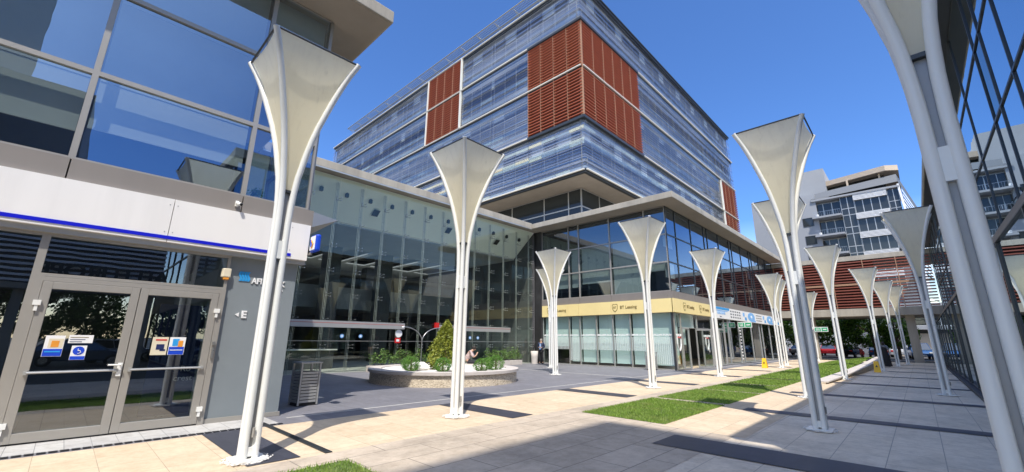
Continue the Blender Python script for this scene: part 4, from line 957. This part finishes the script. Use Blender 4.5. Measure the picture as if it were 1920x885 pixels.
for i, y in enumerate((11.4, 12.55, 13.7, 14.85, 19.4, 20.55, 21.7)):
    bamboo(-20.35, y, ['leafy trough plant farthest left behind the planter', 'leafy trough plant below the round sign', 'leafy trough plant beside the two-armed lamp foot', 'leafy trough plant behind the cone shrub', 'leafy trough plant just right of the seated woman', 'middle leafy trough plant of the right three', 'leafy trough plant farthest right by the glass wall'][i])
t = thing('potted_plant', 'small green plant in a white pot on the window sill of the bank building', 'plant', (LX-.3, 2.47, 4.6))
MB().lathe([(.06, 0), (.085, .12)], 14, (LX-.3, 2.47, 4.62)).build('pot', 'white', t, True)
lf = MB(); leaves(lf, [(LX-.3+random.gauss(0, .05), 2.47+random.gauss(0, .07), 4.8+random.uniform(-.05, .14)) for k in range(220)], .03); lf.build('foliage', 'leaf_ball', t)

# two-armed arc lamp and round sign by the glass wall
t = thing('arc_lamp', 'thin steel lamp with two curved arms before the glass wall', 'lamp', (-20.15, 13.85, 0))
MB().tube([(-20.15, 13.85, 0), (-20.15, 13.85, 1.5)], .03, 8).build('pole', 'steel', t, True)
for s in (-1, 1):
    MB().tube([(-20.15, 13.85+s*1.2*(1-math.cos(a/8*math.pi/2)), 1.5+.78*math.sin(a/8*math.pi/2)) for a in range(9)], .025, 8).build('arm', 'steel', t, True)
    MB().tube([(-20.15, 13.85+s*1.2, 2.28), (-20.15, 13.85+s*1.34, 2.24)], .05, 8).build('lamp_head', 'white_metal', t, True)
MB().tube([(-20.15, 13.85, 0.0), (-20.15, 13.85, .03)], .16, 14).build('base', 'steel', t)
t = thing('round_sign', 'round white sign over a red square one on the glass wall', 'sign', (-20.72, 12.71, 1.5))
MB().tube([(-20.76, 12.71, 1.93), (-20.73, 12.71, 1.93)], .21, 24).build('disc', 'white', t)
MB().box(-20.76, -20.73, 12.5, 12.84, 1.42, 1.7).build('square', 'red', t); MB().box(-20.73, -20.725, 12.58, 12.76, 1.5, 1.62).build('inset', 'white', t)

# ------------------------------------------------------------------ litter bins, floor signs
def slat_bin(x, y, lab, rz=0):
    t = thing('litter_bin', lab, 'litter bin', (x, y, 0), 'grey slatted litter bins', True, rz)
    f = MB(); a = .23
    for sx in (-1, 1):
        for sy_ in (-1, 1): f.box(sx*a-.02, sx*a+.02, sy_*a-.02, sy_*a+.02, 0.02, 1.0)
    f.box(-a-.04, a+.04, -a-.04, a+.04, 1.0, 1.03); f.build('frame', 'frame_light', t)
    s = MB()
    for k in range(10):
        z = .08+k*.074
        for q in (-1, 1): s.box(-a+.03, a-.03, q*a-.012, q*a+.012, z, z+.055); s.box(q*a-.012, q*a+.012, -a+.03, a-.03, z, z+.055)
    s.build('slats', 'frame_light', t)
    MB().box(-a+.03, a-.03, -a+.03, a-.03, .03, .8).build('liner', 'frame_dark', t); MB().box(-a+.01, a-.01, -a+.01, a-.01, 0, .06).build('foot', 'black', t)
slat_bin(-11.42, 4.42, 'grey slatted litter bin in shade at the end of the bank wall', R(4)); slat_bin(-11.6, 24.1, 'grey slatted litter bin by the frosted shop window behind a lamp')
t = thing('stone_bin', 'pale concrete litter bin beside the standing man', 'litter bin', (-20.35, 23.7, 0))
MB().lathe([(.22, 0), (.24, .5), (.27, .88), (.2, .88), (.19, .8)], 20, (-20.35, 23.75, 0)).build('shell', 'cap', t, True); MB().lathe([(.19, .8), (.1, .81)], 16, (-20.35, 23.75, 0)).build('opening', 'black', t)
def floor_sign(x, y, lab):
    t = thing('floor_sign', lab, 'floor sign', (x, y, 0), 'yellow wet floor signs', True)
    for s in (-1, 1):
        MB().add([(-.15, s*.16, 0.01), (.15, s*.16, 0.01), (.11, s*.01, .62), (-.11, s*.01, .62), (-.15, s*.18, 0.01), (.15, s*.18, 0.01), (.11, s*.03, .62), (-.11, s*.03, .62)], [(0, 3, 2, 1), (4, 5, 6, 7), (0, 1, 5, 4), (1, 2, 6, 5), (2, 3, 7, 6), (3, 0, 4, 7)]).build('panel', 'caution', t)
    MB().add([(0, -.1, .42), (-.06, -.135, .3), (.06, -.135, .3)], [(0, 1, 2)]).build('warning_triangle', 'black', t)
floor_sign(-7.55, 31.9, 'yellow wet floor sign on the sunny path by the shops'); floor_sign(-2.0, 32.6, 'yellow wet floor sign in the shade by the bed wall')

# ------------------------------------------------------------------ people
def skin(name, J, E_, m, parent, sub=1):
    """J: name -> (co, radius)"""
    keys = list(J); me = bpy.data.meshes.new(name); me.from_pydata([J[k][0] for k in keys], [(keys.index(a), keys.index(b_)) for a, b_ in E_], []); me.materials.append(M[m])
    o = bpy.data.objects.new(name, me); COL.objects.link(o)
    if parent: o.parent = parent
    md = o.modifiers.new('skin', 'SKIN'); md.use_smooth_shade = True
    sv = me.skin_vertices[0]
    for i, k in enumerate(keys):
        r = J[k][1]; sv.data[i].radius = (r, r) if not isinstance(r, tuple) else r
    sv.data[0].use_root = True
    s = o.modifiers.new('sub', 'SUBSURF'); s.levels = sub; s.render_levels = sub
    return o
def hand(J, E_, wrist, d, side):
    """palm and five short curled fingers growing from the wrist; d is the pointing direction"""
    w_ = Vector(J[wrist][0]); d = Vector(d).normalized(); s = Vector(side).normalized(); nrm = d.cross(s)
    pk = wrist+'p'; J[pk] = (tuple(w_+d*.07), .026); E_.append((wrist, pk))
    for i, (o_, L) in enumerate(((-.03, .06), (-.01, .072), (.01, .068), (.03, .052))):
        a, b_ = f'{wrist}f{i}', f'{wrist}g{i}'; J[a] = (tuple(w_+d*(.07+L*.6)+s*o_), .009); J[b_] = (tuple(w_+d*(.07+L)+s*o_+nrm*.02), .008); E_ += [(pk, a), (a, b_)]
    a, b_ = wrist+'t0', wrist+'t1'; J[a] = (tuple(w_+d*.05-s*.045), .011); J[b_] = (tuple(w_+d*.085-s*.055+nrm*.015), .009); E_ += [(pk, a), (a, b_)]
def head_parts(t, c, f, hm, r=.1, long=False):
    """hair cap and face features; c head centre, f facing"""
    c = Vector(c); f = Vector(f).normalized(); s = Vector((0, 0, 1)).cross(f).normalized()
    hb = MB(); hb.lathe([(.02, -.055), (.088, -.03), (.104, .02), (.095, .07), (.06, .11), (.02, .125)], 16, tuple(c-f*.02+Vector((0, 0, .01))), .03)
    if long: hb.lathe([(.05, -.22), (.085, -.1), (.09, 0)], 12, tuple(c-f*.05))
    hb.build('hair', hm, None, True).parent = t
    fc = MB()
    for q in (-1, 1): fc.lathe([(.003, -.008), (.011, 0), (.003, .008)], 8, tuple(c+f*.088+s*.034*q+Vector((0, 0, -.0))))
    fc.tube([tuple(c+f*.084-s*.025+Vector((0, 0, -.062))), tuple(c+f*.09+Vector((0, 0, -.06))), tuple(c+f*.084+s*.025+Vector((0, 0, -.062)))], .004, 5)
    fc.build('eyes_and_mouth', 'hair', None, True).parent = t
def standing(loc, rz, lab, kind):
    t = thing('person', lab, 'person', loc, None, True, rz)
    # facing -y
    J = {'pel': ((0, 0, .95), .13), 'wst': ((0, 0, 1.1), .12), 'chs': ((0, .0, 1.32), .14), 'nk': ((0, 0, 1.48), .055), 'hd': ((0, -.01, 1.58), .075), 'tp': ((0, -.005, 1.68), .07), 'ns': ((0, -.10, 1.60), .014)}
    E_ = [('pel', 'wst'), ('wst', 'chs'), ('chs', 'nk'), ('nk', 'hd'), ('hd', 'tp'), ('hd', 'ns')]
    for s, n in ((1, 'r'), (-1, 'l')):
        J.update({n+'hp': ((s*.1, 0, .88), .09), n+'kn': ((s*.11, -.02, .49), .06), n+'an': ((s*.12, .02, .09), .042), n+'to': ((s*.13, -.14, .04), .035), n+'sh': ((s*.19, 0, 1.42), .06), n+'el': ((s*.24, .03, 1.14), .043), n+'wr': ((s*.09, -.24, 1.13), .028)})
        E_ += [('pel', n+'hp'), (n+'hp', n+'kn'), (n+'kn', n+'an'), (n+'an', n+'to'), ('chs', n+'sh'), (n+'sh', n+'el'), (n+'el', n+'wr')]
        if kind == 'woman':
            J[n+'wr'] = ((s*.26, -.05, .9), .026)
            hand(J, E_, n+'wr', (0, -.1, -1), (0, 1, 0))
        else: hand(J, E_, n+'wr', (-s*.6, -.5, .3), (0, 0, 1))
    skin('body', J, E_, 'skin', t)
    if kind == 'man':
        JJ = {k: J[k] for k in ('wst', 'chs', 'rsh', 'lsh', 'rel', 'lel', 'pel')}; JJ['pel'] = ((0, 0, .9), .15); JJ = {k: (v[0], v[1]+.03 if k != 'pel' else v[1]) for k, v in JJ.items()}
        for n, s in (('r', 1), ('l', -1)): JJ[n+'cu'] = ((s*.12, -.19, 1.13), .045)
        skin('jacket', JJ, [('chs', 'wst'), ('wst', 'pel'), ('chs', 'rsh'), ('chs', 'lsh'), ('rsh', 'rel'), ('lsh', 'lel'), ('rel', 'rcu'), ('lel', 'lcu')], 'jacket', t)
        MB().add([(-.05, -.185, 1.4), (.05, -.185, 1.4), (.07, -.19, 1.0), (-.07, -.19, 1.0), (-.05, -.15, 1.4), (.05, -.15, 1.4), (.07, -.15, 1.0), (-.07, -.15, 1.0)], [(0, 3, 2, 1), (4, 5, 6, 7), (0, 1, 5, 4), (1, 2, 6, 5), (2, 3, 7, 6), (3, 0, 4, 7)]).build('shirt', 'shirt', None).parent = t
        JJ = {'pel': ((0, 0, .93), .145)}
        for n, s in (('r', 1), ('l', -1)): JJ.update({n+'hp': ((s*.1, 0, .86), .105), n+'kn': ((s*.11, -.02, .49), .08), n+'an': ((s*.12, .02, .1), .065)})
        skin('trousers', JJ, [('pel', 'rhp'), ('pel', 'lhp'), ('rhp', 'rkn'), ('rkn', 'ran'), ('lhp', 'lkn'), ('lkn', 'lan')], 'trousers', t)
        for s in (-1, 1): MB().box(s*.13-.05, s*.13+.05, -.2, .07, 0, .09).build('shoe', 'black', None, False, .02).parent = t
        head_parts(t, (0, 0, 1.62), (0, -1, 0), 'hair_grey')
    else:
        MB().lathe([(.30, .04), (.26, .35), (.2, .8), (.15, 1.08), (.17, 1.3), (.1, 1.46)], 18, (0, 0, 0), .03).build('dress', 'dress', None, True).parent = t
        JJ = {'chs': ((0, 0, 1.34), .17), 'rsh': ((.19, 0, 1.42), .085), 'lsh': ((-.19, 0, 1.42), .085), 'rel': ((.25, .02, 1.14), .065), 'lel': ((-.25, .02, 1.14), .065)}
        skin('shawl', JJ, [('chs', 'rsh'), ('chs', 'lsh'), ('rsh', 'rel'), ('lsh', 'lel')], 'shawl', t)
        for s in (-1, 1): MB().box(s*.1-.045, s*.1+.045, -.2, .05, 0, .07).build('shoe', 'black', None, False, .02).parent = t
        head_parts(t, (0, 0, 1.62), (0, -1, 0), 'hair', long=True)
    return t
standing((-20.05, 24.15, .0), R(20), 'man in dark jacket and blue shirt standing by the dark pillar', 'man')
standing((-1.95, 41.6, .0), R(160), 'woman in a long black dress walking by the far lamps', 'woman')
# seated woman on the far rim of the planter, leaning forward
t = thing('person', 'seated woman in floral blouse leaning forward on the planter rim', 'person', (-16.12, 13.72, .5), None, True, R(42))
# local: facing +x (sideways to the viewer), seat at z=0, legs hang outside the rim
J = {'pel': ((0, 0, .1), .13), 'wst': ((.05, 0, .28), .12), 'chs': ((.16, 0, .5), .13), 'nk': ((.27, 0, .62), .055), 'hd': ((.36, 0, .68), .078), 'tp': ((.41, 0, .76), .07), 'ns': ((.46, 0, .67), .014)}
E_ = [('pel', 'wst'), ('wst', 'chs'), ('chs', 'nk'), ('nk', 'hd'), ('hd', 'tp'), ('hd', 'ns')]
for s, n in ((1, 'l'), (-1, 'r')):
    J.update({n+'hp': ((.1, s*.1, .07), .09), n+'kn': ((.47, s*.12, .06), .062), n+'an': ((.5, s*.12, -.38), .042), n+'to': ((.62, s*.12, -.45), .035), n+'sh': ((.2, s*.18, .56), .058), n+'el': ((.38, s*.2, .3), .042), n+'wr': ((.5, s*.08, .42), .028)})
    E_ += [('pel', n+'hp'), (n+'hp', n+'kn'), (n+'kn', n+'an'), (n+'an', n+'to'), ('chs', n+'sh'), (n+'sh', n+'el'), (n+'el', n+'wr')]
    hand(J, E_, n+'wr', (.3, -s*.3, .8), (0, 0, 1) if s > 0 else (1, 0, 0))
skin('body', J, E_, 'skin', t)
skin('blouse', {'chs': ((.15, 0, .5), .16), 'wst': ((.04, 0, .26), .155), 'pel': ((0, 0, .1), .16), 'lsh': ((.2, .18, .56), .085), 'rsh': ((.2, -.18, .56), .085), 'lel': ((.37, .2, .32), .062), 'rel': ((.37, -.2, .32), .062)}, [('chs', 'wst'), ('wst', 'pel'), ('chs', 'lsh'), ('chs', 'rsh'), ('lsh', 'lel'), ('rsh', 'rel')], 'floral', t)
JJ = {'pel': ((0, 0, .07), .14)}
for n, s in (('l', 1), ('r', -1)): JJ.update({n+'hp': ((.12, s*.1, .07), .1), n+'kn': ((.48, s*.12, .05), .08), n+'an': ((.5, s*.12, -.36), .062)})
skin('trousers', JJ, [('pel', 'lhp'), ('pel', 'rhp'), ('lhp', 'lkn'), ('lkn', 'lan'), ('rhp', 'rkn'), ('rkn', 'ran')], 'trousers', t)
for s in (-1, 1): MB().box(.44, .7, s*.12-.045, s*.12+.045, -.5, -.41).build('shoe', 'black', None, False, .02).parent = t
head_parts(t, (.38, 0, .7), (.9, 0, -.3), 'hair')

# ------------------------------------------------------------------ cars
def car(x, y, rz, col, lab, suv=False):
    cm = mat('paint_%d' % (sum(int(c*997*(i+1)) for i, c in enumerate(col))), col, .25, .2, .02, 2)
    t = thing('parked_car', lab, 'car', (x, y, 0), 'cars parked beyond the bridge', True, rz)
    hb, hr = (1.0, 1.72) if suv else (.9, 1.45)
    body = [(-2.1, .3), (-2.15, .65), (-2.05, hb), (-.9, hb+.02), (1.0, hb), (1.9, hb-.12), (2.15, .62), (2.1, .3)]
    mb = MB(); W_ = .88
    n = len(body)
    vs_ = [(x_, -W_, z) for x_, z in body]+[(x_, W_, z) for x_, z in body]
    mb.add(vs_, [tuple(range(n)), tuple(range(2*n-1, n-1, -1))]+[(i, i+n, (i+1) % n+n, (i+1) % n) for i in range(n)]); b_ = mb.build('body', cm, None, False, .08); b_.parent = t
    r0_, r1_ = (-1.95, .55) if suv else (-1.35, .35)
    f0, f1 = (-2.03, 1.2) if suv else (-1.9, 1.15)
    gb = MB(); gb.add([(f0, -.8, hb), (f1, -.8, hb), (f1, .8, hb), (f0, .8, hb), (r0_, -.62, hr-.04), (r1_, -.62, hr-.04), (r1_, .62, hr-.04), (r0_, .62, hr-.04)], [(0, 1, 5, 4), (1, 2, 6, 5), (2, 3, 7, 6), (3, 0, 4, 7), (4, 5, 6, 7)])
    gb.build('windows', 'car_glass', None).parent = t
    rb_ = MB().box(r0_, r1_, -.64, .64, hr-.05, hr); 
    for s in (-1, 1):
        rb_.tube([(f0, s*.8, hb), (r0_, s*.63, hr-.03)], .04, 5); rb_.tube([(f1, s*.8, hb), (r1_, s*.63, hr-.03)], .035, 5); rb_.tube([((f0+f1)/2, s*.81, hb), ((r0_+r1_)/2, s*.64, hr-.03)], .035, 5)
    rb_.build('roof', cm, None, False, .02).parent = t
    for sx in (-1.35, 1.35):
        for s in (-1, 1):
            w_ = MB().tube([(sx, s*.7, .32), (sx, s*.9, .32)], .32, 20).build('wheel', 'rubber', None); w_.parent = t
            q = MB().tube([(sx, s*.9, .32), (sx, s*.915, .32)], .2, 12).build('rim', 'chrome', None); q.parent = w_
    for s in (-1, 1):
        MB().box(2.08, 2.17, s*.65-.17, s*.65+.17, .62, .78).build('headlight', 'lens', None, False, .02).parent = t
        MB().box(-2.17, -2.08, s*.68-.13, s*.68+.13, .66, .86).build('tail_light', 'tail_red', None, False, .02).parent = t
    MB().box(2.14, 2.19, -.25, .25, .4, .5).build('number_plate', 'white', None).parent = t
    return t
for a in ((-6.3, 66.5, R(80), (.02, .022, .035), 'black hatchback parked under the round tree', False), (-3.7, 67, R(95), (.04, .14, .36), 'blue hatchback parked left of the far lamps', False),
          (-1.9, 72, R(90), (.55, .57, .6), 'silver estate parked between the far lamps', True), (-.1, 66, R(-84), (.03, .10, .26), 'dark blue off-roader right of the silver estate', True),
          (2.7, 67, R(3), (.05, .13, .32), 'blue saloon side-on under the bridge at right', False), (-8.8, 71, R(90), (.35, .02, .03), 'dark red car behind the black hatchback', False),
          (-11.5, 70, R(70), (.6, .6, .62), 'white car left beyond the bridge', False), (5.5, 74, R(90), (.3, .32, .34), 'grey car at the right end of the row', False), (-14.5, 67, R(85), (.45, .02, .03), 'red car farthest left beyond the shops', False),
          (15, .8, R(90), (.1, .14, .2), 'dark car in the side street, mirrored in the door glass', False), (19, 2.8, R(90), (.5, .5, .52), 'pale car in the side street, mirrored in the door glass', False)): car(*a)
mo = thing('scooter', 'small red scooter parked beside the black hatchback', 'scooter', (-5.0, 64.2, 0), None, True)
MB().box(-.18, .18, -.1, .35, .35, .8).build('body', 'red', mo, False, .08); MB().box(-.14, .14, -.6, -.1, .3, .4).build('footboard', 'red', mo); MB().box(-.16, .16, -.7, -.6, .3, 1.0).build('shield', 'red', mo, False, .03)
for y in (-.72, .4): MB().tube([(-.05, y, .22), (.05, y, .22)], .22, 14).build('wheel', 'rubber', mo)
MB().tube([(-.3, -.62, 1.05), (.3, -.62, 1.05)], .02, 6).build('handlebar', 'black', mo)
